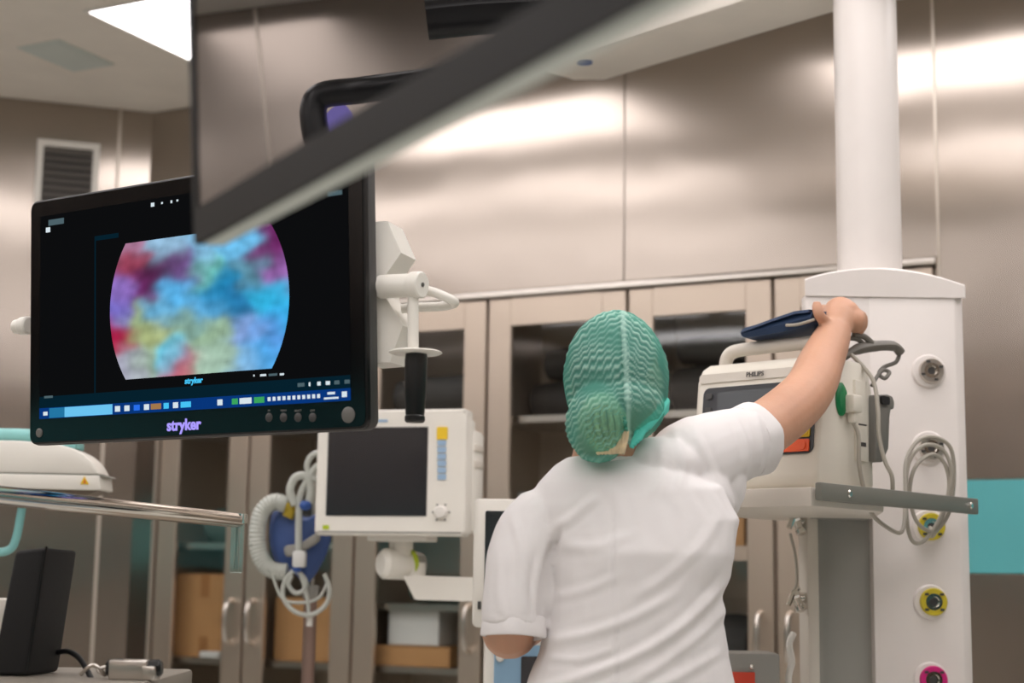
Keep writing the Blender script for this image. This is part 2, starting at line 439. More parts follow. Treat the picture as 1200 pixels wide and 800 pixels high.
for i in range(ns):
    zc = f + (H-2*f)*(i+.5)/ns
    G().box((0, 0, 0), (W-2*f, .003, (H-2*f)/ns*.98), Matrix.Translation((0, -.009, zc)) @ Matrix.Rotation(radians(-32), 4, 'X')).build('louvre', 'louvre', t, world=False, smooth=False)

# ================================================================== CABINETS
seams = [.111, .519, .978, 1.487, 1.999, 2.487, 2.984]
GT = 2.066; DEP = .40
names = ['tall steel cabinet next to the wall corner, a carton on its middle shelf',
         'tall steel cabinet behind the hanging hoses',
         'tall steel cabinet behind the white patient monitor, a white box inside',
         'tall steel cabinet directly left of the green cap',
         'tall steel cabinet directly right of the green cap',
         'tall steel cabinet hidden mostly behind the white pendant column']
hinge_right = [1, 0, 1, 0, 1, 0]     # 1: handle at the right stile
shelf_z = [[.10, .50, .925, 1.34, 1.76], [.10, .50, .925, 1.34, 1.76], [.10, .50, .925, 1.135, 1.42, 1.78], [.10, .50, .925, 1.34, 1.765], [.10, .50, .925, 1.335, 1.765], [.10, .50, .925, 1.34, 1.76]]
for i in range(6):
    u0, u1 = seams[i]+.002, seams[i+1]-.002; W = u1-u0
    t = thing('steel_cabinet', names[i], 'cabinet', M=RM @ Matrix.Translation((u0, 0, 0)), group='glazed steel cabinets along the back wall')
    g = G(); th = .012
    g.bb((0, .024, 0), (th, DEP, TOP-.004)); g.bb((W-th, .024, 0), (W, DEP, TOP-.004)); g.bb((th, .024, TOP-.03), (W-th, DEP, TOP-.004)); g.bb((th, DEP-th, .0), (W-th, DEP, TOP-.03)); g.bb((th, .024, 0), (W-th, DEP, .08))
    g.build('carcass', 'steel_in', t, world=False, smooth=False)
    for z in shelf_z[i]:
        G().bb((th, .05, z-.022), (W-th, DEP-th, z)).build('shelf', 'satin', t, world=False, smooth=False)
    sl = .098 if i else .098; sw = .087; g = G(); b = .004
    z0, z1 = .06, TOP-.006
    g.bb((b, 0, z0), (sw, .022, z1), bev=.002, seg=1); g.bb((W-sw, 0, z0), (W-b, .022, z1), bev=.002, seg=1)
    g.bb((sw, 0, GT), (W-sw, .022, z1)); g.bb((sw, 0, z0), (W-sw, .022, .30))
    if i == 4: g.bb((sw, 0, 1.29), (W-sw, .022, 1.335))
    door = g.build('door', 'steel_door', t, world=False, smooth=False)
    G().bb((sw-.006, .009, .294), (W-sw+.006, .013, GT+.006)).build('glass_pane', 'pane', door, world=False, smooth=False)
    hx = W-.045 if hinge_right[i] else .045
    hp = [(hx, 0, .985), (hx, -.03, .995), (hx, -.042, 1.03), (hx, -.042, 1.09), (hx, -.03, 1.125), (hx, 0, 1.135)]
    G().tube(crom(hp, 5), .009, 10).build('handle', 'satin', door, world=False)

def carton(u, v, z, sx, sy, sz, mat, label, cat='box', tape=True, rot=0, name='cardboard_box'):
    M = RM @ Matrix.Translation((u, -v, z)) @ Matrix.Rotation(radians(rot), 4, 'Z')
    t = thing(name, label, cat, M=M)
    G().bb((-sx/2, -sy/2, 0), (sx/2, sy/2, sz), bev=.003, seg=1).build('carton', mat, t, world=False, smooth=False)
    g = G(); g.bb((-sx/2+.002, -sy/2-.0, sz), (-.001, sy/2, sz+.003)); g.bb((.001, -sy/2, sz), (sx/2-.002, sy/2, sz+.003)); g.build('lid_flap', mat, t, world=False, smooth=False)
    if tape:
        g = G(); g.bb((-.02, -sy/2-.001, sz*.72), (.02, -sy/2+.001, sz+.004)); g.bb((-.02, -sy/2-.001, 0), (.02, -sy/2+.001, sz*.25)); g.build('tape', 'tape', t, world=False, smooth=False)
    return t
carton(.272, -.2, .925, .27, .2, .30, 'cardboard', 'tall brown carton on the shelf below the end of the chrome rail')
tag(G().box((0, 0, 0), (.09, .05, .022), RM @ Matrix.Translation((.34, .075, .937)), bev=.003).build('folded_label_card', 'box_white'), 'small white card lying in front of the brown carton', 'card')
carton(.735, -.21, .925, .31, .2, .22, 'cardboard', 'brown carton in the cabinet behind the hoses', tape=False)
carton(1.175, -.16, .925, .30, .17, .065, 'cardboard', 'flat brown carton under the white box', tape=False)
carton(1.175, -.16, .995, .20, .15, .118, 'box_white', 'white box resting on a flat brown carton', tape=False, name='white_box')
carton(2.31, -.15, 1.335, .12, .18, .135, 'cardboard', 'brown carton in the cabinet beside the nurse, under her raised arm', tape=False)
carton(1.68, -.2, 1.34, .24, .2, .17, 'box_white', 'pale box in the cabinet behind the green cap', tape=False, name='white_box')
def bundle(u, z, L, r, mat, label, v=-.15):
    o = G(); M = RM @ Matrix.Translation((u, -v, z))
    o.loft([[(x, (r*1.25)*cos(a)*k, r + r*sin(a)*k) for a in [2*pi*j/18 for j in range(18)]] for x, k in [(-L/2, .5), (-L/2+.015, .9), (-L/4, 1), (0, .97), (L/4, 1.02), (L/2-.015, .92), (L/2, .5)]], M)
    return tag(o.build('folded_pack', mat), label, 'pack', 'wrapped packs in the steel cabinets')
bundle(1.235, 1.78, .34, .075, 'bundle_dark', 'dark pack put in for shade and reflections above the white patient monitor')  # dark packs on the top shelves stand in for shade and glass reflections
bundle(1.72, 1.765, .36, .07, 'bundle_dark', 'dark pack put in for shade and reflections on the top shelf left of the green cap', v=-.27)
bundle(1.75, 1.905, .33, .06, 'bundle_dark', 'dark pack put in for shade and reflections, lying on another, left of the green cap', v=-.27)
bundle(2.25, 1.765, .36, .085, 'bundle_dark', 'dark pack put in for shade and reflections on the top shelf right of the green cap', v=-.25)
bundle(2.25, 1.935, .34, .05, 'bundle_dark', 'thin dark pack put in for shade and reflections, lying on another, right of the green cap', v=-.25)
bundle(1.22, 1.135, .30, .05, 'bundle_green', 'dull green wrapped pack on the shelf above the white box', v=-.26)
bundle(.72, 1.34, .30, .09, 'bundle_dark', 'dark wrapped pack in the cabinet behind the hoses', v=-.25)
bundle(1.7, .925, .34, .09, 'bundle_green', 'dull green wrapped pack low in the cabinet behind the nurse', v=-.22)
bundle(2.2, .925, .34, .10, 'bundle_dark', 'dark wrapped pack low in the cabinet beside the nurse', v=-.22)
bundle(.31, 1.34, .26, .07, 'bundle_green', 'dull green wrapped pack on the shelf above the tall brown carton', v=-.25)

# ================================================================== LARGE SURGICAL DISPLAY
MW, MH = .76, .435
ma = .5645; mt_ = .0696
ex = Vector((cos(ma), -sin(ma), 0)); nv = Vector((-sin(ma), -cos(ma), 0)); ez = Vector((0, 0, 1))*cos(mt_) + nv*sin(mt_); ey = ez.cross(ex)
DM = basis((-.2087, 2.3822, 1.444), ex, ey, ez)     # x from -MW to 0, y away from the viewer, z up
DMi = DM.inverted()
def dl(px, py):        # point of the display's front plane
    return DMi @ hit(px, py, DM.translation, ey)
disp = thing('surgical_display', 'large black surgical display with a round coloured endoscope picture on screen', 'monitor', M=DM)
def rrect(x0, x1, z0, z1, r, n=5):
    p = []
    for cx, cz, a0 in ((x1-r, z1-r, 0), (x0+r, z1-r, 90), (x0+r, z0+r, 180), (x1-r, z0+r, 270)):
        p += [(cx+r*cos(radians(a0+90*k/n)), cz+r*sin(radians(a0+90*k/n))) for k in range(n+1)]
    return p
XZ = Matrix(((1, 0, 0, 0), (0, 0, 1, 0), (0, 1, 0, 0), (0, 0, 0, 1)))   # polygon (x,z), extruded along +y
def slabxz(g, poly, y0, y1, bev=0): return g.prism(poly, y1-y0, Matrix.Translation((0, y0, 0)) @ XZ, bev)
slabxz(G(), rrect(-MW, -.009, 0, MH, .016), .0, .026, .003).build('housing', 'black', disp, world=False)
slabxz(G(), rrect(-MW+.004, -.013, .004, MH-.004, .013), -.0012, .001).build('front_glass', 'black_gloss', disp, world=False, smooth=False)
g = G(); slabxz(g, rrect(-MW-.0015, -.0075, -.0015, MH+.0015, .017), .007, .026, .002); g.build('side_band', 'dark_grey', disp, world=False)
g = G(); slabxz(g, rrect(-MW+.15, -.15, .08, MH-.08, .03), .026, .09, .01); back = g.build('rear_cover', 'white_dev', disp, world=False)
# active area
sx0, sx1 = -MW+.028, -.040
bl = dl(50, 490); tr = dl(413, 430); 
sz0 = dl(230, 480).z - .0; sz1 = MH-.03
def scr(name, poly, mat, y, parent): return slabxz(G(), poly, y-.0002, y).build(name, mat, parent, world=False, smooth=False)
screen = scr('screen', [(sx0, sz0), (sx1, sz0), (sx1, sz1), (sx0, sz1)], 'scr_black', -.0014, disp)
def quad(name, pxa, pya, pxb, pyb, mat, y=-.0022, parent=None):
    a, b = dl(pxa, pya), dl(pxb, pyb); x0, x1 = sorted((a.x, b.x)); z0, z1 = sorted((a.z, b.z))
    return scr(name, [(x0, z0), (x1, z0), (x1, z1), (x0, z1)], mat, y, parent or screen)
bz0, bz1 = sz0, sz0+.019
scr('task_bar', [(sx0, bz0), (sx1, bz0), (sx1, bz1), (sx0, bz1)], 'scr_bar', -.0018, screen)
scr('status_strip', [(sx0, bz1), (sx1, bz1), (sx1, bz1+.02), (sx0, bz1+.02)], 'scr_bar_dark', -.0018, screen)
def bar(name, pa, pb, mat, zf0=.12, zf1=.88, y=-.0024):
    xa, xb = dl(pa, 478).x, dl(pb, 478).x; h = bz1-bz0
    return scr(name, [(xa, bz0+h*zf0), (xb, bz0+h*zf0), (xb, bz0+h*zf1), (xa, bz0+h*zf1)], mat, y, screen)
bar('search_field', 77, 133, 'scr_search', .05, .95); bar('search_icon', 59, 77, 'scr_search2', .05, .95); bar('start_button', 52, 57, 'scr_white', .3, .65)
for pa, pb, m in [(136, 142, 'scr_white'), (147, 153, 'scr_white'), (158, 165, 'scr_blue'), (170, 176, 'scr_white'), (178, 190, 'scr_brown'), (193, 199, 'scr_cyan'), (204, 210, 'scr_white'), (213, 225, 'scr_cyan'), (256, 262, 'scr_white'), (273, 280, 'scr_green'), (282, 296, 'scr_white'), (299, 311, 'scr_green')]:
    bar('task_icon', pa, pb, m, .25, .75)
for k in range(11): bar('tray_icon', 315+k*5.8, 318.4+k*5.8, 'scr_white', .35, .68)
bar('clock_text', 385, 394, 'scr_white', .58, .78); bar('date_text', 381, 398, 'scr_white', .2, .36); bar('notice_icon', 402, 408, 'scr_white', .3, .75)
for pa, pb in [(350, 358), (363, 365), (373, 377), (383, 388), (393, 399), (405, 411)]:
    a, b = dl(pa, 452), dl(pb, 452); zz = bz1+.007
    scr('view_icon', [(a.x, zz), (b.x, zz), (b.x, zz+.006), (a.x, zz+.006)], 'scr_dim' if pb-pa > 5 else 'scr_white', -.0024, screen)
# endoscope picture: a circle cut flat above and below
pc = dl(236, 356); L_ = dl(130, 365).x; R_ = dl(340, 345).x; cxm = (L_+R_)/2; rad = (R_-L_)/2
zt = dl(245, 272).z; zb = dl(236, 438).z; zm = (zt+zb)/2; hh = (zt-zb)/2; poly = []
hh = min(hh, rad*.86)
a1 = math.asin(hh/rad)
for k in range(25): a = -a1+2*a1*k/24; poly.append((rad*cos(a), rad*sin(a)))
for k in range(25): a = pi-a1+2*a1*k/24; poly.append((rad*cos(a), rad*sin(a)))
TIS = [(350, 230, 170, 120, 150), (360, 290, 150, 60, 80), (450, 230, 150, 190, 220), (520, 290, 110, 70, 130), (420, 310, 70, 30, 60), (340, 350, 140, 110, 190), (400, 345, 110, 40, 100), (480, 360, 90, 180, 235), (600, 350, 30, 130, 180), (570, 300, 110, 190, 180), (650, 230, 110, 190, 235), (740, 250, 110, 40, 100), (770, 300, 150, 100, 170), (700, 300, 90, 140, 160), (750, 370, 50, 180, 225), (650, 390, 40, 120, 170), (560, 400, 90, 170, 220), (380, 440, 150, 170, 120), (330, 480, 170, 30, 70), (430, 480, 170, 180, 120), (520, 450, 130, 165, 150), (600, 470, 150, 180, 150), (620, 540, 160, 190, 170), (470, 530, 90, 200, 230), (500, 560, 190, 80, 100), (400, 540, 150, 175, 150), (360, 560, 170, 170, 190), (680, 470, 130, 160, 215), (720, 520, 80, 170, 235), (760, 470, 90, 150, 220), (560, 560, 170, 200, 180), (680, 560, 130, 180, 220), (330, 410, 120, 110, 200), (790, 420, 60, 170, 230), (450, 290, 90, 50, 90), (560, 235, 130, 185, 220), (440, 410, 100, 170, 210)]
TIS = [(dl(a/2.352, 190+b/2.352), lin((c, d, e))) for a, b, c, d, e in TIS]
NX, NZ = 72, 56; me = bpy.data.meshes.new('endoscope_picture'); vs = []; fs = []; cols = []
for iz in range(NZ+1):
    z = -hh+2*hh*iz/NZ; w_ = sqrt(max(0, rad*rad-z*z))
    for ix in range(NX+1):
        x = -w_+2*w_*ix/NX; vs.append((x, 0, z)); n1 = noise.noise((x*22, 1, z*38))*.026; n2 = noise.noise((x*22, 7, z*30))*.014
        X, Z = cxm+x+n1, zm+z+n2; W_ = 0; c = [0, 0, 0]
        for p, k in TIS:
            g_ = exp(-((p.x-X)**2*.75+(p.z-Z)**2*1.35)/(2*.0175**2)) + 1e-5
            W_ += g_
            for q in range(3): c[q] += g_*k[q]
        f_ = 1.02 + .30*noise.noise((x*45+z*20, 3, z*75)) + .10*noise.noise((x*110, 5, z*90))
        cols += [min(1, c[0]/W_*f_), min(1, c[1]/W_*f_), min(1, c[2]/W_*f_), 1]
for iz in range(NZ):
    for ix in range(NX): a = iz*(NX+1)+ix; fs.append((a, a+1, a+NX+2, a+NX+1))
me.from_pydata(vs, [], fs); ca = me.color_attributes.new('picture', 'FLOAT_COLOR', 'POINT'); ca.data.foreach_set('color', cols)
pic = mobj('endoscope_picture', me, 'endoscope', screen, smooth=False)
pic.location = (cxm, -.0022, zm); pic['label'] = 'round blurred blue, green and red endoscope picture'
for a, b, c, d in [(112, 279, 113.2, 462), (112, 277, 140, 278.4)]: quad('picture_frame_line', a, b, c, d, 'scr_bar_dark')
for p in [(58, 258, 76, 262), (55, 267, 60, 272), (178, 238, 182, 242), (190, 237, 192, 239), (201, 235, 203, 238), (208, 234, 210, 236), (298, 439, 299.5, 441), (306, 438.5, 313, 440.5), (316, 438, 326, 440), (329, 437.5, 334, 439.5), (53, 464, 63, 466), (385, 225, 402, 228)]:
    quad('screen_text', *p, 'scr_dim' if p[2]-p[0] > 7 else 'scr_white')
upr = ez; SM = lambda p, y: face_M(DM @ Vector((p.x, y, p.z)), ex, ez)
lettering('stryker', .0135, 'scr_cyan', screen, SM(dl(228, 446), -.0026), bold=.0004, shear=.12, name='screen_logo')
lettering('stryker', .026, 'scr_lilac', disp, SM(dl(216, 498), -.0016), bold=.0008, name='bezel_logo')
for px in (316, 333, 350, 367):
    p = dl(px, 489); G().lathe([(.0072, 0), (.0072, .001), (.006, .0018)], frame(DM @ Vector((p.x, -.001, p.z)), -ey), 20).build('button', 'dark_grey', disp)
    a = dl(px, 481); lettering('ABCD'[0] if 0 else {316: 'IN', 333: 'MENU', 350: 'SELECT', 367: 'EXIT'}[px], .0045, 'print_grey', disp, SM(a, -.0014), name='button_caption')
for px, py, r in ((409, 486, .0125), (47, 507, .008)):
    p = dl(px, py); G().lathe([(r, 0), (r, .0015), (r*.8, .003)], frame(DM @ Vector((p.x, -.001, p.z)), -ey), 24).build('control_knob', 'mid_grey', disp)
# sterile handle assembly on its right side
YH = 2.40
def P2(lst, Y): return [at(a, b, Y) for a, b in lst]
pl = P2([(430, 260), (454, 259), (470, 296), (452, 322), (450, 345), (472, 381), (457, 424), (430, 426)], 2.42)
g = G()
def fn(b):
    n = len(pl); lo = [b.verts.new(p) for p in pl]; hi = [b.verts.new(p + Vector((.02, .055, 0))) for p in pl]
    b.faces.new(lo); b.faces.new(hi[::-1])
    for k in range(n): b.faces.new((lo[k], hi[k], hi[(k+1) % n], lo[(k+1) % n]))
g._add(fn); plate = g.build('side_plate', 'white_dev', disp, smooth=False)
g = G(); a, b_ = at(446, 336, 2.41), at(488, 334, 2.37); g.cyl(a, b_, .0185, 28, .002)
c_ = at(482, 334, 2.375); d_ = at(495, 333.5, 2.365); g.cyl(c_, d_, .0205, 28, .002); piv = g.build('handle_pivot', 'white_dev', disp)
g = G(); g.cyl(d_, d_ + (d_-c_).normalized()*.0015, .0035, 12); g.build('pivot_screw', 'dark_grey', piv)
g = G(); g.tube(crom([at(484, 345, 2.375), at(484, 360, 2.375), at(484, 395, 2.375), at(484, 415, 2.375)], 4), .0085, 14); g.build('handle_stem', 'white_dev', disp)
g = G(); g.tube(crom([at(490, 338, 2.40), at(510, 343, 2.40), at(530, 352, 2.40), at(531, 356, 2.42), at(515, 359, 2.43), at(488, 360, 2.43), at(470, 362, 2.43)], 5), .0075, 12); g.build('guide_loop', 'white_dev', disp)
cc = at(487, 413, 2.375); G().lathe([(.0, -.002), (.038, -.002), (.041, .0), (.038, .002), (0, .003)], Matrix.Translation(cc), 36).build('guard_disc', 'white_dev', disp)
b0 = at(486, 495, 2.375); hgt = cc.z-b0.z
G().lathe([(.013, 0), (.0155, .003), (.0155, .009), (.014, .011), (.0145, .014), (.0165, .05), (.0175, hgt-.012), (.0165, hgt-.003), (.012, hgt-.002)], Matrix.Translation(b0), 28).build('black_grip', 'black', disp)
# knob on the left side
lk = at(35, 381, 2.80); g = G(); g.cyl(lk, lk - ex*.022, .0165, 20, .003); g.cyl(lk - ex*.02, lk - ex*.04, .013, 20, .004); g.build('side_knob', 'white_dev', disp)
# ceiling arm behind it
cx_, cy_ = -.632, 3.2
barm = thing('display_boom', 'white ceiling arm of the large display beside the bright ceiling light', 'arm', (cx_, cy_, ZC))
g = G(); g.cyl((cx_, cy_, ZC), (cx_, cy_, 2.36), .03, 24); g.build('column', 'white', barm)
g = G(); g.cyl((cx_, cy_, 2.40), (cx_, cy_, 2.29), .042, 24, .01); g.build('joint_cap', 'white', barm)
bp_ = DM @ Vector((-.40, .13, .21))
g = G(); g.tube([(cx_, cy_, 2.34), (cx_+.05, cy_-.16, 2.30), bp_ + Vector((0, .02, .25)), bp_ + Vector((0, .02, .03))], [.026, .03, .028, .022], 14); g.build('spring_arm', 'white', barm)
g = G(); g.cyl(bp_ + Vector((0, .02, .05)), bp_ + Vector((0, .02, -.05)), .024, 20); g.box(DM @ Vector((-.40, .115, .21)), (.06, .02, .1), None); g.build('mount_head', 'white', barm)

# ================================================================== NEAR TILTED DISPLAY (top, out of focus)
fa = radians(-60.4); fx = Vector((cos(fa), sin(fa), 0)); fn0 = Vector((0, 0, 1)).cross(fx)*-1; fz = (Vector((0, 0, 1))*cos(radians(4.2)) + fn0*sin(radians(4.2))).normalized(); fy = fz.cross(fx)     # fy points to its back
FM = basis((-.287, 1.4, 1.514), fx, fy, fz); fd = thing('near_display', 'large glossy black display close overhead, steel walls mirrored in its screen', 'monitor', M=FM)
FW, FH = .79, .46
slabxz(G(), rrect(0, FW, 0, FH, .012), .004, .024, .003).build('housing', 'rim_grey', fd, world=False)
g = G(); b = .034
slabxz(g, [(0, 0.002), (FW, 0.002), (FW, b), (0, b)], -.002, .006); slabxz(g, [(0, FH-b), (FW, FH-b), (FW, FH), (0, FH)], -.002, .006)
slabxz(g, [(0, b), (.010, b), (.010, FH-b), (0, FH-b)], -.002, .006); slabxz(g, [(FW-.010, b), (FW, b), (FW, FH-b), (FW-.010, FH-b)], -.002, .006)
g.build('bezel', 'bezel', fd, world=False, smooth=False)
slabxz(G(), [(.010, b), (FW-.010, b), (FW-.010, FH-b), (.010, FH-b)], 0, .003).build('screen', 'mirror_screen', fd, world=False, smooth=False)
slabxz(G(), rrect(.2, FW-.2, .1, FH-.06, .03), .024, .07, .008).build('rear_cover', 'white_dev', fd, world=False)
fb = FM @ Vector((FW/2, .10, FH*.6))
farm = thing('display_boom', 'white ceiling arm holding the glossy display close overhead', 'arm', (fb.x+.2, fb.y+.1, ZC))
g = G(); g.cyl((fb.x+.2, fb.y+.1, ZC), (fb.x+.2, fb.y+.1, 2.3), .035, 24); g.build('column', 'white', farm)
g = G(); g.tube([(fb.x+.2, fb.y+.1, 2.33), (fb.x+.12, fb.y+.06, 2.2), fb + Vector((0, 0, .1)), fb + Vector((0, 0, -.02))], .026, 14); g.build('spring_arm', 'white', farm)
g = G(); g.box(FM @ Vector((FW/2, .08, FH*.6)), (.08, .08, .08), None, .01); g.build('mount_head', 'white', farm)

# unseen black lamp yoke, added to give the near display something to mirror
def mirr(p): return p - fy*(2*(p-FM.translation).dot(fy))
def mp(px, py, Y): return mirr(at(px, py, Y))
lq = mp(470, 60, 2.5); ly = thing('mirror_yoke', 'added black overhead lamp yoke, out of view, mirrored in the near glossy display', 'lamp', (lq.x, lq.y, ZC))
g = G(); g.tube(crom([mp(372, 168, 2.45), mp(367, 130, 2.45), mp(378, 112, 2.45), mp(420, 106, 2.45), mp(480, 98, 2.48), mp(560, 88, 2.5), mp(680, 70, 2.5)], 6), .022, 12); g.build('yoke', 'black', ly)
lt = [mp(x, y, 2.5) for x, y in ((500, 22), (560, 16), (640, 12), (730, 6))]
g = G(); g.tube(crom(lt, 4), .055, 16, sy=.6); g.build('lamp_head', 'black', ly)
g = G(); g.cyl(lt[2], (lt[2].x, lt[2].y, ZC), .03, 16); g.build('ceiling_tube', 'white', ly)
g = G(); g.cyl(mp(680, 70, 2.5), lt[3], .02, 12); g.build('yoke_link', 'black', ly)
g = G(); g.tube(crom([mp(378, 160, 2.47), mp(392, 142, 2.47), mp(408, 128, 2.47)], 4), [.010]*4+[.018]*4+[.012], 12); g.build('mirror_glow', 'scr_lilac', ly)  # glowing lilac piece added only for its mirror image
# ================================================================== PENDANT (column, head, arm, shelf)
YP = 3.32
pen = thing('medical_pendant', 'tall white supply column with gas outlets hanging from a ceiling arm', 'medical pendant', (.79, 3.47, .6))
xl, xm, xr = at(945, 500, YP).x, at(1020, 500, YP).x, at(1135, 500, YP).x
zs = at(1040, 346, YP).z
# right-hand body with chamfered corner, and recessed left lane between posts
g = G(); g.prism([(xm, YP), (xr-.022, YP), (xr, YP+.02), (xr, YP+.30), (xl+.09, YP+.30), (xl+.012, YP+.05), (xm, YP+.05)], zs-.55, Matrix.Translation((0, 0, .55)), .004)
g.build('column_body', 'pillar', pen)
zr0, zr1 = at(990, 392, YP).z, at(990, 600, YP).z
g = G(); g.bb((xl+.028, YP+.03, .56), (xm+.002, YP+.052, zs-.01)); g.build('recessed_panel', 'pillar_grey', pen, smooth=False)
g = G(); g.bb((xl-.006, YP-.02, .56), (xl+.018, YP+.08, zr1+.01), bev=.004); g.build('corner_post', 'cream', pen)
g = G(); g.bb((xl+.018, YP+.0, .56), (xl+.029, YP+.05, zr1)); g.build('post_groove', 'pillar_grey', pen, smooth=False)
g = G(); g.bb((xl+.002, YP+.0, zr1+.012), (xm+.004, YP+.05, zs-.0), bev=.003); g.build('upper_cover', 'pillar', pen)
# domed cap
g = G(); arch = [(xl-.0, zs)]; n = 14
for k in range(n+1):
    s = k/n; x = xl + (xr-xl)*s; arch.append((x, zs + .030 + .030*(1-abs(2*s-.92)**2.0)*(1 if 0<s<1 else .8)))
arch.append((xr, zs)); cap_poly = arch

g.loft([[(x + (y*.32 if 0 else 0) + max(0, 1-(x-xl)/(xr-xl))*y*.30, YP-.004+y, z - (.004 if y in (0, .304) else 0)) for x, z in cap_poly] for y in (0, .005, .30, .304)]); g.build('cap_cover', 'pillar', pen)
CX, CY, CR = at(1016, 150, 3.45).x, 3.45, .0705
g = G(); g.cyl((CX, CY, zs+.02), (CX, CY, 2.59), CR, 40); g.build('drop_tube', 'pillar', pen)
g = G(); g.cyl((CX, CY, 2.55), (CX, CY, 2.59), CR+.006, 40, .004); g.build('tube_collar', 'pillar', pen)
# ceiling arm: runs from the tube to the back left
AE = at(668, 92, 4.13); ad = Vector((AE.x-CX, AE.y-CY, 0)); AL = ad.length; ad.normalize(); ap = Vector((0, 0, 1)).cross(ad)
AM = basis((CX, CY, 2.582), ad, ap, (0, 0, 1))
g = G(); hw = .106
g.prism([(-.16, -hw*.6), (-.10, -hw), (AL-.03, -hw), (AL+.035, -hw*.45), (AL+.035, hw*.5), (AL-.0, hw), (-.10, hw), (-.16, hw*.6)], .15, AM, .006); g.build('ceiling_boom', 'beige_arm', pen)
bd = hit(685, 72.5, Vector((0, 0, 2.581)), Vector((0, 0, 1)))
g = G(); g.cyl((bd.x, bd.y, 2.584), (bd.x, bd.y, 2.578), .021, 28); g.build('blue_plug', 'blue_dot', pen)
g = G(); e = AM @ Vector((AL-.10, 0, .1)); g.cyl(e, (e.x, e.y, ZC), .075, 32); g.build('boom_pivot', 'white', pen)
# gas outlets
outs = [(1090, 435, 'satin', None), (1090, 525, 'satin', None), (1090, 617, 'ring_yellow', 'yellow'), (1092.5, 705, 'ring_yellow', 'yellow'), (1092.5, 796, 'ring_magenta', 'magenta')]
for px, py, rm_, lb in outs:
    p = at(px, py, YP); FO = frame(p, (0, -1, 0))
    o = G().lathe([(.036, -.002), (.036, .004), (.033, .007), (.026, .008), (.0, .008)], FO @ Matrix.Translation((-.004, 0, 0)), 32).build('gas_outlet', 'pillar', pen)
    if lb: o['label'] = 'gas outlet with a %s ring' % lb
    g = G(); R0 = .0285 if lb else .0265
    g.lathe([(R0, .006), (R0, .014), (R0*.93, .017), (R0*.62, .017), (R0*.58, .012), (R0*.58, .006)], FO, 32); g.build('outlet_ring', rm_, o)
    g = G(); g.lathe([(R0*.60, .007), (R0*.60, .016), (R0*.40, .016), (R0*.38, .010), (0, .010)], FO, 24); g.build('outlet_core', 'chrome', o)
    g = G()
    for k in range(4):
        a = pi/4+k*pi/2 if lb else k*pi/2+.4
        g.box((R0*.78*cos(a), R0*.78*sin(a), .0175), (.008, .005, .003), FO @ Matrix.Identity(4))
    g.lathe([(R0*.28, .0095), (R0*.28, .0112), (0, .0112)], FO, 16); g.build('outlet_slot', 'dark_grey', o, smooth=False)
# equipment shelf turned 42 degrees
sa = radians(48); sdir = Vector((cos(sa), sin(sa), 0)); fdir = Vector((-sin(sa), cos(sa), 0))
SCn = at(950, 569, 2.8); zsh = SCn.z; SCn.z = 0
def sh(a, b): p = SCn + sdir*a + fdir*b; return (p.x, p.y)
rl = (at(1138, 585, 3.27)-Vector((SCn.x, SCn.y, zsh))).length
P_end = SCn + sdir*.60
g = G(); g.prism([sh(0, 0), sh(.26, 0), (xm, YP-.012), (xl-.02, YP-.012), sh(.55, .40), sh(0, .40)], .034, Matrix.Translation((0, 0, zsh-.036)), .003); g.build('equipment_shelf', 'cream', pen)
SHM = basis((SCn.x, SCn.y, zsh), sdir, fdir, (0, 0, 1))
g = G(); g.bb((.0, -.022, -.026), (.615, -.008, .006), SHM, bev=.003); rail = g.build('side_rail', 'rail_grey', pen)
for x in (.095, .578):
    g = G(); g.lathe([(.0075, 0), (.0075, .002), (.005, .004), (0, .004)], SHM @ Matrix.Translation((x, -.022, -.010)) @ Matrix.Rotation(pi/2, 4, 'X'), 16); g.build('rail_screw', 'chrome', rail)
g = G(); p = at(985, 596, YP-.01); g.bb((xl+.0, YP-.03, p.z-.022), (xm-.01, YP+.03, p.z+.022), bev=.003); brk = g.build('shelf_bracket', 'grey', pen)
g = G(); p = at(958, 597, YP-.035); g.bb((xm-.05, YP-.06, p.z-.012), (xm-.005, YP+.02, p.z+.03), bev=.003); g.build('bracket_block', 'cream', brk)
# lower shelf (below the picture) for the control box
ZL = .86
g = G(); g.bb((xl-.30, YP-.18, ZL-.03), (xl+.005, YP+.22, ZL), bev=.004); g.build('lower_shelf', 'cream', pen)
# chrome valves at the post
for px, py in ((931, 610), (930, 700)):
    p = at(px, py, YP-.01); g = G()
    g.cyl((xl-.004, YP+.0, p.z), (xl-.03, YP-.01, p.z), .012, 18, .002); g.lathe([(.008, 0), (.013, .003), (.013, .012), (.009, .016), (.009, .03), (.012, .034), (.012, .042), (.006, .045)], frame((p.x, YP-.01, p.z+.012), (.35, -.3, -1)), 18)
    g.tube([(p.x+.01, YP-.01, p.z+.02), (p.x-.004, YP-.02, p.z+.006), (p.x-.014, YP-.025, p.z-.016)], .006, 10)
    v = g.build('chrome_valve', 'chrome', pen)
g = G(); g.tube(crom([at(926, 625, YP-.02), at(932, 650, YP-.01), at(934, 680, YP-.01), at(930, 695, YP-.02)], 6), .003, 8); g.build('valve_lead', 'cable', pen)
g = G(); g.tube(crom([at(930, 742, YP-.02), at(925, 755, YP-.03), at(928, 775, YP-.03), at(924, 795, YP-.03), at(926, 830, YP-.03), at(932, 850, YP-.0)], 6), .007, 10); g.build('drain_hose', 'white', pen)
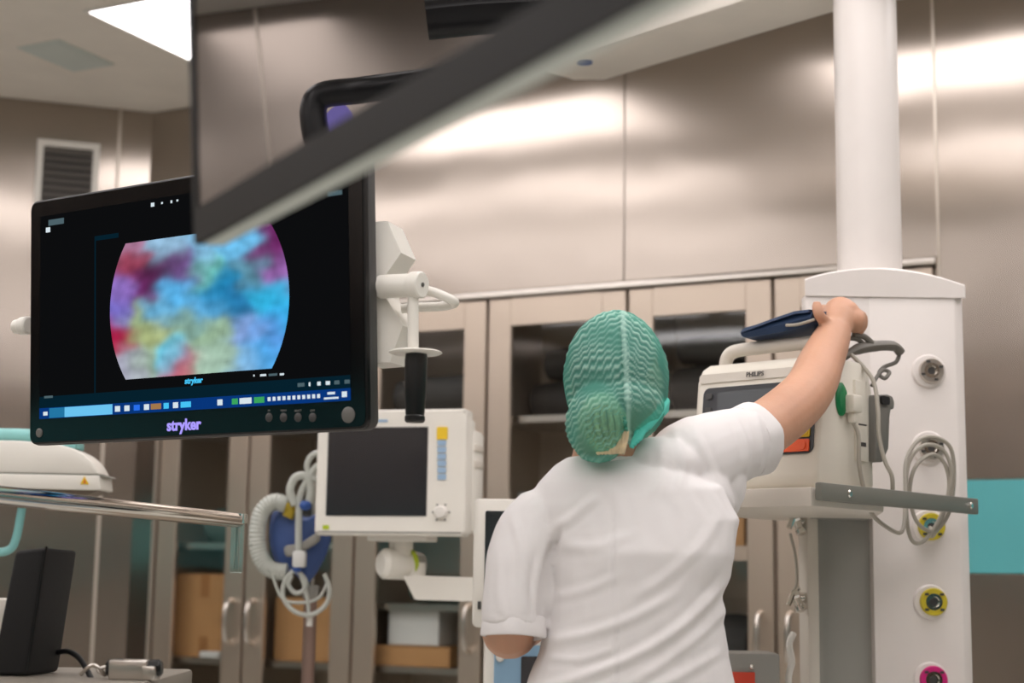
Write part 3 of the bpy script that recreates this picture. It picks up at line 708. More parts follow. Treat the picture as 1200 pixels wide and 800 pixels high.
# control box low between nurse and column
cb = at(886, 765, 3.2); t = thing('control_box', 'low grey control box with an orange-red plate between nurse and column', 'box', (cb.x-.02, 3.26, ZL))
bx0, bx1 = at(840, 770, 3.2).x, at(914, 770, 3.2).x
g = G(); g.bb((bx0, 3.2, ZL), (bx1, 3.32, cb.z), bev=.006); g.build('case', 'grey', t)
a, b_ = at(856, 787, 3.195), at(885, 812, 3.195); g = G(); g.bb((a.x, 3.195, b_.z), (b_.x, 3.2, a.z), bev=.001); g.build('orange_plate', 'red', t)
p = at(881, 781, 3.19); g = G(); g.ell(p, (.005, .005, .005), u=12, v=8); g.build('indicator', 'chrome', t)

# ================================================================== DEFIBRILLATOR on the shelf
dx = -fdir; dy = sdir
O = Vector((SCn.x, SCn.y, zsh)) + sdir*.085 + fdir*.035
DF = basis(O, dx, dy, (0, 0, 1)); DFi = DF.inverted()
df = thing('defibrillator', 'beige defibrillator monitor on the column shelf, hand reaching over its handle', 'defibrillator', M=DF)
BW, BD, BH = .285, .205, .253
def yz_loft(g, xs, prof, M=None):
    g.loft([[(x, y, z) for y, z in prof] for x in xs], M)
prof = [(0.012, 0), (0, .012), (0, .03), (.022, BH-.03), (.035, BH-.008), (.05, BH), (BD-.04, BH), (BD-.015, BH-.012), (BD, BH-.05), (BD, .01), (BD-.01, 0)]
def scaled(k): 
    cy, cz = BD/2, BH/2; return [(cy+(y-cy)*k, cz+(z-cz)*k) for y, z in prof]
g = G(); g.loft([[(x, y, z) for y, z in scaled(k)] for x, k in [(-BW, .93), (-BW+.004, .97), (-BW+.014, 1), (-.014, 1), (-.004, .975), (0, .94)]])
body = g.build('case', 'defib', df, world=False, ang=50)
# front panel lies on the slanted front plane
fn_ang = math.atan2(.022, BH-.06); fup = Vector((0, sin(fn_ang), cos(fn_ang)))
FPM = basis((0, -.0005, .03), (1, 0, 0), (0, cos(fn_ang), -sin(fn_ang)), fup)      # local: x, out = -y, z up
def fpoly(name, x0, x1, z0, z1, r, y0, mat, parent, th=.002): 
    g = G(); g.prism(rrect(x0, x1, z0, z1, r), th, FPM @ Matrix.Translation((0, y0-th, 0)) @ XZ, 0); return g.build(name, mat, parent, world=False, smooth=False)
pan = fpoly('front_panel', -BW+.02, -.012, .036, .175, .014, .0, 'defib_dark', df)
g = G(); g.prism(rrect(-BW+.008, -.008, .185, .203, .006), .004, FPM @ Matrix.Translation((0, -.002, 0)) @ XZ); g.build('brow', 'cream', df, world=False)
fpoly('screen', -BW+.055, -.03, .095, .165, .006, -.002, 'screen_grey', df, .0015)
for z in (.16, .132, .104): fpoly('soft_key', -BW+.028, -BW+.042, z-.008, z+.004, .004, -.002, 'dark_grey', df, .003)
fpoly('yellow_key', -.080, -.020, .067, .087, .003, -.002, 'yellow', df, .003)
ok = fpoly('orange_key', -.084, -.020, .040, .063, .003, -.002, 'orange', df, .003)
yk2 = fpoly('yellow_button', -.040, -.024, .070, .084, .003, -.005, 'yellow', df, .002)
fpoly('orange_button', -.044, -.026, .043, .060, .008, -.005, 'orange', df, .002)
fpoly('white_digit', -.092, -.089, .047, .057, .0005, -.002, 'white', df, .001)
lm = DF @ FPM @ Matrix.Translation((-.145, -.0065, .194)); right = (DF.to_3x3() @ Vector((1, 0, 0))); up_ = (DF.to_3x3() @ fup)
lettering('PHILIPS', .0125, 'print_dark', df, face_M(lm.translation, right, up_), bold=.0003, name='maker_lettering')
# handle
hp = [(-.262, .09, BH-.015), (-.262, .09, BH+.012), (-.25, .09, BH+.028), (-.22, .09, BH+.033), (-.12, .09, BH+.034), (-.04, .09, BH+.033), (-.022, .09, BH+.028), (-.012, .09, BH+.01), (-.012, .09, BH-.02)]
g = G(); g.tube(crom(hp, 5), .0135, 14); g.build('carry_handle', 'cream', df, world=False)
# side connector, plug, labels
g = G(); g.lathe([(.018, 0), (.018, .010), (.014, .014), (0, .014)], Matrix.Translation((-.006, .082, .172)) @ Matrix.Scale(1.75, 4, (0, 0, 1)) @ frame((0, 0, 0), (1, 0, 0)), 24); g.build('green_socket', 'green', df, world=False)
g = G(); g.bb((-.006, .088, .148), (.026, .125, .182), bev=.006); g.bb((.004, .098, .128), (.020, .115, .15), bev=.005); plug = g.build('cable_plug', 'defib', df, world=False)
g = G(); g.bb((-.006, .13, .06), (.006, .175, .215), bev=.003); g.build('side_cover', 'defib', df, world=False)
g = G(); g.bb((.0055, .138, .128), (.0065, .168, .131)); g.bb((.0055, .138, .088), (.0065, .165, .096)); g.build('side_print', 'print_dark', df, world=False, smooth=False)
g = G(); g.prism(rrect(.045, .068, .118, .140, .004), .001, Matrix.Translation((-.007, 0, 0)) @ basis((0, 0, 0), (0, 1, 0), (0, 0, 1), (1, 0, 0))); g.build('round_sticker', 'box_white', df, world=False, smooth=False)
g = G(); g.prism([(.185, .06), (.215, .062), (.238, .09), (.245, .15), (.25, .168), (.262, .168), (.266, .182), (.258, .194), (.24, .196), (.19, .19)], .10, Matrix.Translation((-.085, 0, 0)) @ basis((0, 0, 0), (0, 1, 0), (0, 0, 1), (1, 0, 0)), .004); pk = g.build('paddle_pocket', 'pocket', df, world=False)
g = G(); g.prism(rrect(.205, .236, .174, .19, .005), .11, Matrix.Translation((-.09, 0, 0)) @ basis((0, 0, 0), (0, 1, 0), (0, 0, 1), (1, 0, 0))); g.build('pocket_opening', 'black_matte', pk, world=False)
g = G(); g.prism([(.09, .03), (.17, .03), (.19, .12), (.19, .20), (.175, .222), (.10, .222), (.09, .20)], .04, Matrix.Translation((-BW-.045, 0, 0)) @ basis((0, 0, 0), (0, 1, 0), (0, 0, 1), (1, 0, 0)), .012); pk2 = g.build('paddle_pocket', 'pocket', df, world=False)
g = G(); g.bb((-BW-.036, .088, .17), (-BW-.008, .095, .205), bev=.004); g.build('pocket_opening', 'black_matte', pk2, world=False)
# bundle of leads over its top, blue cuff on top
g = G(); g.tube(crom([at(985, 420, 3.03), at(1005, 409, 3.05), at(1030, 405, 3.08), at(1048, 406, 3.10), at(1056, 414, 3.11)], 5), [.011]*5+[.014]*5+[.013]*5+[.011]*5+[.007], 12, sy=.8); ld = g.build('lead_wrap', 'cable_dark', df)
g = G(); g.tube(crom([at(1054, 414, 3.11), at(1050, 424, 3.11), at(1036, 430, 3.10), at(1030, 438, 3.09), at(1037, 443, 3.08), at(1042, 436, 3.09), at(1034, 434, 3.09), at(1026, 444, 3.07), at(1022, 452, 3.06)], 6), .0042, 8); g.build('curled_lead', 'cable_dark', ld)
g = G(); g.tube(crom([at(1000, 392, 3.04), at(1012, 394, 3.05), at(1022, 402, 3.06)], 5), .006, 10); g.tube(crom([at(996, 396, 3.04), at(1006, 398, 3.05), at(1016, 408, 3.06)], 5), .005, 10); g.build('lead_strand', 'cable_dark', ld)
g = G(); g.tube(crom([at(997, 415, 3.02), at(1012, 430, 3.01), at(1024, 448, 3.0), at(1029, 480, 2.985), at(1030, 510, 2.98), at(1037, 540, 2.98), at(1045, 557, 2.985), at(1046, 575, 3.00)], 6), .0042, 8); g.build('grey_lead', 'cable', df)
cp = DF @ Vector((.012, .107, .13))
g = G(); g.tube(crom([cp, at(1006, 510, 2.96), at(1007, 545, 2.965), at(1013, 575, 2.985), at(1022, 602, 3.01), at(1040, 618, 3.05), at(1055, 624, 3.09), at(1060, 610, 3.12), at(1061, 575, 3.135), at(1062, 540, 3.15), at(1075, 517, 3.165), at(1095, 512, 3.18), at(1114, 525, 3.20), at(1118, 560, 3.21), at(1112, 600, 3.21), at(1095, 622, 3.20), at(1075, 612, 3.18), at(1066, 580, 3.16), at(1072, 548, 3.15), at(1092, 532, 3.17), at(1108, 545, 3.19), at(1112, 575, 3.2), at(1100, 610, 3.2), at(1082, 634, 3.19), at(1068, 632, 3.17), at(1062, 600, 3.15), at(1064, 545, 3.15), at(1082, 522, 3.16), at(1105, 527, 3.18), at(1115, 555, 3.19), at(1106, 600, 3.2), at(1093, 628, 3.22), at(1090, 618, 3.28)], 6), .0042, 8); g.build('coiled_cable', 'cable', df)
cu0 = DF @ Vector((-.125, .10, BH+.053)); t = thing('blood_pressure_cuff', 'dark blue folded cuff lying on the defibrillator handle under the hand', 'cuff', M=basis(cu0, dx, dy, (0, 0, 1)) @ Matrix.Rotation(radians(-4), 4, 'Y'))
g = G(); g.loft([[(x, y, z*s + zo) for y, z in [(-.045, 0), (-.05, .012), (-.042, .026), (0, .03), (.042, .026), (.05, .012), (.045, 0), (0, -.002)]] for x, s, zo in [(-.075, .55, .006), (-.068, .8, .002), (-.02, 1.0, 0), (.04, 1.15, 0), (.075, 1.05, .004), (.085, .75, .008)]]); g.build('cuff_body', 'navy', t, world=False)
g = G(); g.loft([[(x, y, z) for y, z in [(-.053, .024+h), (-.05, .030+h), (.04, .036+h), (.04, .03+h)]] for x, h in [(-.07, -.012), (0, -.002), (.05, .004), (.082, .002)]]); g.build('cuff_flap', 'navy', t, world=False)
g = G(); g.tube(crom([(.03, -.05, .01), (.06, -.055, .006), (.09, -.045, .012)], 5), .003, 8); g.build('cuff_tube', 'cable', t, world=False)

# ================================================================== PATIENT MONITOR (white, off)
YM = 3.95
pm_l, pm_r = at(370, 560, YM), at(545, 560, YM); ztop, zbot = at(460, 482, YM).z, at(460, 628, YM).z
pmr = radians(-14)
PX = basis((pm_l.x, YM, zbot), (cos(pmr), sin(pmr), 0), (-sin(pmr), cos(pmr), 0), (0, 0, 1)); PXi = PX.inverted()
PW = (pm_r.x-pm_l.x)/cos(pmr)*1.0; PH = ztop-zbot
PW = (PXi @ hit(546, 560, PX.translation, Vector((-sin(pmr), cos(pmr), 0)))).x
def pl_(px, py): return PXi @ hit(px, py, PX.translation, Vector((-sin(pmr), cos(pmr), 0)))
pmon = thing('patient_monitor', 'white patient monitor with a dark blank screen on a swivel arm', 'monitor', M=PX)
slabxz(G(), rrect(0, PW, 0, PH, .012), 0, .06, .006).build('front_housing', 'white_dev', pmon, world=False)
g = G(); g.bb((.03, .055, .01), (PW+.006, .15, PH-.045), bev=.012); g.bb((PW-.02, .02, .012), (PW+.001, .08, PH-.02), bev=.008); side = g.build('rear_housing', 'white_dev', pmon, world=False)
g = G(); 
for z in (PH*.55, PH*.68): g.bb((PW-.004, .06, z), (PW+.010, .13, z+.018), bev=.003)
g.build('side_module', 'cream', side, world=False)
a, b_ = pl_(382, 604), pl_(502, 500); slabxz(G(), rrect(a.x, b_.x, a.z, b_.z, .002), -.002, .002).build('screen', 'screen_off', pmon, world=False, smooth=False)
a, b_ = pl_(512, 515), pl_(525, 500); slabxz(G(), rrect(a.x, b_.x, a.z, b_.z, .003), -.003, .002).build('alarm_key', 'yellow', pmon, world=False, smooth=False)
for k in range(6):
    yy = 522+k*8; a, b_ = pl_(513, yy), pl_(523, yy-6.5); slabxz(G(), rrect(a.x, b_.x, a.z, b_.z, .002), -.003, .002).build('blue_key', 'key_blue', pmon, world=False, smooth=False)
kc = pl_(517, 600); g = G(); g.lathe([(.017, 0), (.017, .006), (.013, .012), (0, .013)], frame((kc.x, 0, kc.z), (0, -1, 0)), 24); kn = g.build('rotary_knob', 'white', pmon, world=False)
g = G()
for k in range(6): g.box((.021*cos(k*pi/3), -.001, .021*sin(k*pi/3)), (.004, .002, .004), Matrix.Translation((kc.x, 0, kc.z)))
g.build('knob_mark', 'print_grey', kn, world=False, smooth=False)
a = pl_(382, 618); g = G(); g.bb((a.x-.008, -.002, a.z-.004), (a.x+.008, .001, a.z+.006)); g.build('green_tab', 'lime', pmon, world=False, smooth=False)
a = pl_(448, 493); g = G(); g.bb((a.x-.014, -.002, a.z-.003), (a.x+.014, .001, a.z+.003)); g.build('badge', 'key_blue', pmon, world=False, smooth=False)
slabxz(G(), rrect(.01, PW-.01, .006, .010, .001), -.001, .002).build('seam_line', 'grey', pmon, world=False, smooth=False)
a, b_ = pl_(425, 634), pl_(495, 628); g = G(); g.bb((a.x, .03, -.012), (b_.x, .13, .004), bev=.003); mp_ = g.build('mount_plate', 'white', pmon, world=False)
YA = YM+.06
g = G(); g.cyl(at(470, 630, YA), at(470, 652, YA), .03, 20, .004); g.cyl(at(446, 660, YA-.03), at(485, 662, YA+.02), .038, 24, .01); sw = g.build('swivel_joint', 'white_dev', pmon)
g = G(); g.cyl(at(476, 661, YA-.0), at(479, 661, YA+.006), .0395, 24); g.build('lime_ring', 'lime', sw)
g = G(); g.cyl(at(480, 662, YA+.01), at(494, 663, YA+.03), .034, 8, .006); g.build('joint_cap', 'grey', sw)
a, b_ = at(473, 687, YA), at(640, 689, YA+.02)
hA = .03; g = G(); g.loft([[(a.x+dx_, a.y-.035, a.z+zt_), (a.x+dx_, a.y+.035, a.z+zt_), (a.x+dx2, a.y+.035, a.z+zb_), (a.x+dx2, a.y-.035, a.z+zb_)] for dx_, dx2, zt_, zb_ in [(0, .03, .026, -.03), (.03, .04, .028, -.032), (b_.x-a.x, b_.x-a.x, .022, -.036)]]); g.build('support_arm', 'white_dev', pmon, smooth=False)
g = G(); g.cyl((a.x+.03, a.y, a.z+.02), (a.x+.03, a.y, a.z+.06), .024, 20); g.build('arm_pivot', 'white_dev', pmon)
g = G(); g.cyl((b_.x, b_.y, 0.03), (b_.x, b_.y, b_.z+.05), .032, 24); g.lathe([(.2, 0), (.2, .02), (.04, .03), (.03, .03)], Matrix.Translation((b_.x, b_.y, 0)), 32); g.build('stand_column', 'white_dev', pmon)

# ================================================================== VENTILATOR behind the nurse's left arm
YV = 3.3
vt = thing('ventilator', 'white ventilator with light blue front panel behind the nurse\'s lowered arm', 'ventilator', (at(650, 700, YV).x, YV+.2, 0))
a, b_ = at(556, 742, YV), at(700, 586, YV)
def wrr(g, pa, pb, Y, th, r, bev=0, mat=None):
    A, B = at(pa[0], pa[1], Y), at(pb[0], pb[1], Y); x0, x1 = sorted((A.x, B.x)); z0, z1 = sorted((A.z, B.z))
    g.prism(rrect(x0, x1, z0, z1, r), th, Matrix.Translation((0, Y, 0)) @ XZ, bev); return g
g = wrr(G(), (553, 735), (700, 586), YV, .05, .012, .004); vs = g.build('display_housing', 'white_dev', vt)
wrr(G(), (567, 712), (690, 600), YV-.002, .004, .004).build('display_screen', 'screen_off', vs, smooth=False)
p = at(562, 709, YV-.004); G().bb((p.x-.004, YV-.004, p.z-.008), (p.x+.003, YV, p.z+.008)).build('side_key', 'dark_grey', vs, smooth=False)
g = G(); A = at(567, 752, YV+.03); B = at(712, 740, YV+.03); g.bb((A.x, YV+.03, .16), (B.x, YV+.40, B.z), bev=.012); bod = g.build('cabinet_body', 'white_dev', vt)
g = wrr(G(), (577, 900), (702, 757), YV+.026, .006, .006); bp2 = g.build('blue_front_panel', 'blue_panel', vt, smooth=False)
wrr(G(), (610, 830), (690, 770), YV+.022, .006, .003).build('dark_window', 'screen_off', vt, smooth=False)
p = at(586, 770, YV+.024); g = G(); g.lathe([(.009, 0), (.009, .005), (.006, .008), (0, .008)], frame(p, (0, -1, 0)), 16); g.build('white_button', 'white', vt)
g = G(); nk = at(640, 735, YV+.05); g.bb((nk.x-.03, YV+.03, B.z-.005), (nk.x+.03, YV+.08, nk.z+.03), bev=.005); g.build('display_neck', 'white_dev', vt)
for sx_ in (A.x+.05, B.x-.05):
    for yy in (YV+.08, YV+.35):
        g = G(); g.cyl((sx_-.015, yy, .04), (sx_+.015, yy, .04), .04, 20, .004); g.bb((sx_-.02, yy-.015, .06), (sx_+.02, yy+.015, .17), bev=.004); g.build('castor', 'dark_grey', vt)

# ================================================================== HOSES hanging at the stand
YI = 4.15
ps = at(361, 790, YI); stand = thing('drip_stand', 'thin metal stand carrying looped hoses in front of the cabinets', 'stand', (ps.x, YI, 0))
g = G(); g.cyl((ps.x, YI, .05), (ps.x, YI, 1.18), .017, 16); g.build('lower_pole', 'pink_pole', stand)
tp = at(366, 548, YI); g = G(); g.cyl((ps.x, YI, 1.17), (ps.x+.005, YI, tp.z), .008, 14); g.build('upper_pole', 'satin', stand)
g = G(); p = at(358, 761, YI); g.cyl((ps.x, YI, 1.165), (ps.x, YI, 1.20), .021, 16, .003); g.build('pole_clamp', 'grey', stand)
g = G(); g.tube(crom([(ps.x+.005, YI, tp.z-.01), (ps.x+.02, YI, tp.z+.02), (ps.x+.06, YI-.01, tp.z+.02), (ps.x+.07, YI-.01, tp.z)], 5), .005, 8); g.build('hook', 'satin', stand)
for k in range(5):
    a = 2*pi*k/5; g = G(); g.tube([(ps.x, YI, .10), (ps.x+.15*cos(a), YI+.15*sin(a), .085), (ps.x+.27*cos(a), YI+.27*sin(a), .05)], [.014, .012, .01], 10); g.cyl((ps.x+.27*cos(a)-.01, YI+.27*sin(a), .025), (ps.x+.27*cos(a)+.01, YI+.27*sin(a), .025), .025, 14); g.build('foot', 'pink_pole', stand)
hz = thing('breathing_circuit', 'looped white breathing hoses with a blue bag hanging beside the patient monitor', 'hoses', tuple(at(345, 640, YI-.05)))
def path(l, Y): return [at(a, b, Y + (c[0] if c else 0)) for a, b, *c in l]
cor = crom(path([(336, 592), (322, 588), (308, 598), (302, 618), (302, 640), (308, 658), (320, 668), (336, 670)], YI-.06), 14)
g = G(); g.tube(cor, [.021 + .0025*(i % 3 == 0) for i in range(len(cor))], 12); g.build('corrugated_hose', 'hose', hz)
g = G(); g.tube(path([(336, 590), (340, 600), (337, 606)], YI-.06), [.017, .018, .016], 14); g.build('amber_connector', 'brass', hz)
def blob(poly, Y, th, name, mat): 
    pts = crom([at(a, b, Y) for a, b in poly], 5, True); c = sum(pts, Vector())/len(pts); g = G()
    g.loft([[c+(p-c)*k+Vector((0, y, 0)) for p in pts] for y, k in [(-th, .55), (-th*.75, .85), (0, 1), (th*.75, .85), (th, .55)]]); return g.build(name, mat, hz)
blob([(320, 600), (340, 592), (358, 606), (380, 600), (388, 625), (380, 655), (360, 684), (345, 672), (325, 662), (316, 632)], YI-.02, .025, 'blue_bag', 'blue_bag')
blob([(334, 640), (352, 636), (372, 624), (374, 634), (352, 648), (336, 652)], YI-.06, .012, 'bag_strap', 'grey')
for l, r in [([(385, 548), (372, 546), (362, 560), (352, 580), (350, 610), (350, 655)], .009), ([(388, 530), (368, 532), (360, 545), (366, 560), (380, 556)], .008), ([(346, 592), (340, 575), (346, 560), (358, 558), (364, 572), (362, 590)], .011),
             ([(345, 668), (334, 680), (332, 700), (345, 716), (365, 720), (382, 708), (386, 690), (380, 672)], .006), ([(348, 668), (358, 680), (355, 692), (345, 694), (338, 684), (342, 674)], .006), ([(318, 668), (330, 700), (352, 706), (374, 700), (384, 680)], .004), ([(352, 672), (360, 700), (362, 722)], .005)]:
    g = G(); g.tube(crom(path(l, YI-.075), 7), r, 10); g.build('thin_hose', 'hose', hz)
g = G(); c = at(351, 655, YI-.08); g.box(c, (.034, .03, .042), None, .006); g.build('filter_block', 'box_white', hz)
for a_, b2, rr in ((358, 592, (.016, .012, .013)), (348, 667, (.012, .01, .008))): G().ell(at(a_, b2, YI-.082), rr).build('blue_clip', 'blue_dot', hz)
g = G(); c = at(363, 722, YI-.06); g.cyl(c, c - Vector((0, 0, .025)), .008, 12); g.build('hose_end', 'white', hz)

# ================================================================== LEFT: white device head, trolley with chrome rail, black block
YL = 3.5
dh = thing('radiant_warmer', 'white rounded device head with a warning triangle, behind the chrome rail', 'medical device', (at(-60, 700, YL).x, YL+.15, 0))
def pxpoly(g, poly, Y, th, bev=0):
    P = [at(a, b, Y) for a, b in poly]; g.prism([(p.x, p.z) for p in P], th, Matrix.Translation((0, Y, 0)) @ XZ, bev); return g
top = [(-140, 514), (20, 516), (62, 519), (82, 524), (98, 532), (108, 541), (114, 551), (116, 556), (-140, 551)]
pxpoly(G(), top, YL, .10, .006).build('upper_shell', 'white_dev', dh)
pxpoly(G(), [(-140, 552), (116.5, 557), (118, 573), (111, 574), (-140, 568)], YL-.006, .11, .003).build('lower_shell', 'white_dev', dh)
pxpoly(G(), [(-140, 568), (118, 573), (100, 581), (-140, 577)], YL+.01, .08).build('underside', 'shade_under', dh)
pxpoly(G(), [(-140, 550.5), (121, 556), (123, 557.5), (-140, 552)], YL-.004, .10).build('seam_line', 'pillar_grey', dh, smooth=False)
tri = pxpoly(G(), [(94, 567), (104, 567.5), (99, 557.5)], YL-.0075, .002).build('warning_triangle', 'yellow', dh, smooth=False)
pxpoly(G(), [(97.8, 566), (100.2, 566), (99, 560.5)], YL-.0085, .002).build('warning_sign', 'red', tri, smooth=False)
g = G(); g.tube([at(-140, 508, YL+.12), at(20, 510, YL+.12), at(42, 511, YL+.12)], .016, 14); g.build('teal_tube', 'pale_teal', dh)
g = G(); g.bb((at(58, 522, YL).x-.015, YL+.03, at(58, 524, YL).z), (at(85, 522, YL).x, YL+.1, at(58, 515, YL).z), bev=.004); g.build('teal_clip', 'pale_teal', dh)
g = G(); g.tube(crom([at(27, 586, YL+.05), at(24, 605, YL+.05), at(19, 630, YL+.05), at(12, 643, YL+.05), at(-4, 647, YL+.05), at(-40, 646, YL+.05)], 6), .0095, 12); g.build('teal_hook', 'pale_teal', dh)
q = at(-70, 600, YL); g = G(); g.cyl((q.x, YL+.05, .05), (q.x, YL+.05, q.z+.1), .03, 20); g.build('stand_pole', 'white_dev', dh)
g = G(); g.bb((q.x-.3, YL-.1, .0), (q.x+.2, YL+.4, .07), bev=.02); g.build('stand_base', 'white_dev', dh)

YT = 2.32
zt_ = at(60, 793, YT).z
tro = thing('equipment_trolley', 'trolley with a chrome rail ending in a short drop post, lower left', 'trolley', (-.85, 2.35, 0))
txr = at(186, 795, YT).x
g = G(); g.bb((-1.15, 1.95, zt_-.03), (txr, 2.57, zt_), bev=.006); g.build('top_tray', 'tray', tro)
g = G(); g.bb((-1.12, 1.98, .14), (txr-.03, 2.55, zt_-.03), bev=.006); g.build('cabinet_body', 'cream', tro)
for k in range(3):
    zz = .2+k*.27; g = G(); g.bb((-1.10, 1.965, zz), (txr-.05, 1.985, zz+.24), bev=.004); dr = g.build('drawer', 'white', tro)
    g = G(); g.tube([(-.95, 1.968, zz+.16), (-.95, 1.94, zz+.16), (-.70, 1.94, zz+.16), (-.70, 1.968, zz+.16)], .006, 8); g.build('handle', 'satin', dr)
for x in (-1.08, txr-.07):
    for y in (2.02, 2.50):
        g = G(); g.cyl((x-.014, y, .05), (x+.014, y, .05), .05, 20, .004); g.bb((x-.02, y-.016, .07), (x+.02, y+.016, .15), bev=.004); g.build('castor', 'dark_grey', tro)
r0, r1 = at(-60, 575.5, 2.05), at(279, 609, 2.99); rdirn = (r1-r0).normalized()
r1.z = r0.z = (r0.z+r1.z)/2
g = G(); g.tube([(r0.x, r0.y, zt_-.01), (r0.x, r0.y, r0.z-.03)] + crom([(r0.x, r0.y, r0.z-.03), tuple(r0 + Vector((.006, .02, -.006))), tuple(r0 + (r1-r0).normalized()*.06)], 4)[1:] + [tuple(r1)], .0138, 18); g.build('chrome_rail', 'chrome', tro)
g = G(); g.tube([r1 + Vector((0, 0, .012)), r1 + Vector((0, 0, -.006))], .0175, 16); g.build('rail_end', 'chrome', tro)
g = G(); g.cyl(r1 + Vector((0, 0, -.004)), r1 + Vector((0, 0, -.098)), .0125, 18, .002); g.build('drop_post', 'clear', tro)
g = G(); g.cyl(r1 + Vector((0, 0, -.004)), r1 + Vector((0, 0, -.09)), .004, 12); g.build('post_core', 'satin', tro)
# black padded block
bk = thing('black_block', 'black padded upright block leaning on the trolley, lower left corner', 'block', (-.70, YT+.03, zt_))
A = [(-40, 645), (48, 638.5), (66, 637.5), (91, 645), (69, 789), (-70, 789)]
bl_ = [at(17, 645, YT), at(55, 641, YT), at(33, 789, YT), at(-12, 789, YT)]
br_ = [at(91, 645, YT+.11), at(69, 786, YT+.11)]
zb0 = zt_+.001
def fn(b):
    P = [Vector((bl_[3].x, bl_[3].y, zb0)), Vector((bl_[2].x, bl_[2].y, zb0)), Vector((br_[1].x, br_[1].y, zb0)), Vector((bl_[3].x+.03, br_[1].y, zb0)), bl_[0], bl_[1], br_[0], Vector((bl_[0].x+.03, br_[0].y, br_[0].z))]
    v = [b.verts.new(p) for p in P]
    for f in ((0, 1, 2, 3), (4, 5, 6, 7), (0, 1, 5, 4), (1, 2, 6, 5), (2, 3, 7, 6), (3, 0, 4, 7)): b.faces.new([v[i] for i in f])
    bmesh.ops.recalc_face_normals(b, faces=b.faces); bmesh.ops.bevel(b, geom=list(b.edges), offset=.006, segments=3, profile=.5, affect='EDGES')
g = G(); g._add(fn); g.build('padded_body', 'black_matte', bk)
g = G(); g.tube(crom([bl_[1] + Vector((-.0, -.002, .001)), bl_[2] + Vector((.0, -.002, .004))], 3), .002, 8); g.build('seam_piping', 'black', bk)
g = G(); g.tube(crom([at(68, 764, YT+.09), at(80, 763, YT+.07), at(92, 770, YT+.05), at(101, 783, YT+.03), at(108, 797, YT+.0)] , 6), .0042, 10); tag(g.build('black_cable', 'cable_black'), 'thin black cable curving from the black block to the clamp', 'cable')
cl = thing('table_clamp', 'small metal clamp with black knobs beside the black block', 'clamp', tuple(Vector((at(150, 795, YT-.02).x, YT-.02, zt_))))
c = at(152, 791, YT-.03); g = G(); g.box(Vector((c.x, c.y, zt_+.014)), (.055, .03, .028), None, .003); g.box(Vector((c.x+.03, c.y, zt_+.01)), (.02, .036, .02), None, .003); g.build('clamp_body', 'satin', cl)
for px in (135, 178):
    q = at(px, 788, YT-.03); g = G(); g.cyl((q.x-.012, q.y, zt_+.015), (q.x+.014, q.y, zt_+.017), .0125, 10, .003); g.build('clamp_knob', 'black', cl)
g = G(); g.tube(crom([(c.x-.07, c.y, zt_+.006), (c.x-.05, c.y-.01, zt_+.02), (c.x-.035, c.y, zt_+.006), (c.x-.05, c.y+.015, zt_+.012), (c.x-.03, c.y+.01, zt_+.018)], 6), .0028, 8); g.build('wire_loop', 'satin', cl)
pb = at(-8, 701, 2.46); g = G(); g.bb((pb.x-.12, 2.455, zt_), (at(9, 720, 2.455).x, 2.545, pb.z), bev=.006); tag(g.build('storage_bin', 'cream'), 'pale plastic bin just behind the black block', 'bin')

# ================================================================== THE NURSE
J = at
nurse = thing('person', 'person in white tunic and green hair cap, seen from behind, reaching up with one arm', 'person', (at(740, 800, 2.5).x, 2.5, 0))
YN = 2.5
def ring(px, py, hw, hd, Y=YN, n=32, tilt=0, sq=2.4):
    c = at(px, py, Y); a = hw/F*Y; out = []
    for k in range(n):
        t = 2*pi*k/n; ct, st = cos(t), sin(t)
        x = math.copysign(abs(ct)**(2/sq), ct)*a; y = math.copysign(abs(st)**(2/sq), st)*hd
        out.append(c + Vector((x, y, -x*tilt)))
    return out
# --- the white tunic
g = G()
g.loft([ring(706, 536, 40, .050, 2.505), ring(708, 546, 58, .060, 2.505), ring(716, 560, 86, .078, 2.505, tilt=-.10), ring(728, 585, 116, .098, 2.51, tilt=-.12), ring(742, 618, 122, .112, 2.51, tilt=-.08), ring(750, 650, 108, .118), ring(745, 690, 101, .116), ring(743, 730, 103, .116), ring(742, 765, 109, .118), ring(740, 800, 119, .124), ring(738, 850, 130, .130), ring(738, 905, 137, .134), ring(738, 960, 141, .136)])
g.tube(crom([J(690, 592, 2.50), J(634, 612, 2.49), J(614, 646, 2.475), J(605, 692, 2.46), J(602, 735, 2.45)], 5), [.050]*5+[.055, .0555, .056, .056, .056]+[.0555, .055, .054, .053, .052]+[.0515, .051, .0505, .050, .049]+[.048], 20)
sl_r = crom([J(745, 578, 2.52), J(800, 546, 2.55), J(832, 532, 2.60), J(858, 523, 2.64), J(878, 516, 2.675)], 5)
g.tube(sl_r, [.055]*4+[.064, .068, .070, .071, .071, .070, .069, .068, .067, .066, .065, .064, .063, .062, .061, .060, .059], 20)
g.ell(J(668, 577, 2.5), (.055, .06, .030)); g.ell(J(770, 548, 2.52), (.075, .07, .05)); g.ell(J(815, 585, 2.55), (.06, .07, .07)); g.ell(J(846, 566, 2.60), (.040, .055, .056))
me = remesh(g, .0045, 3)
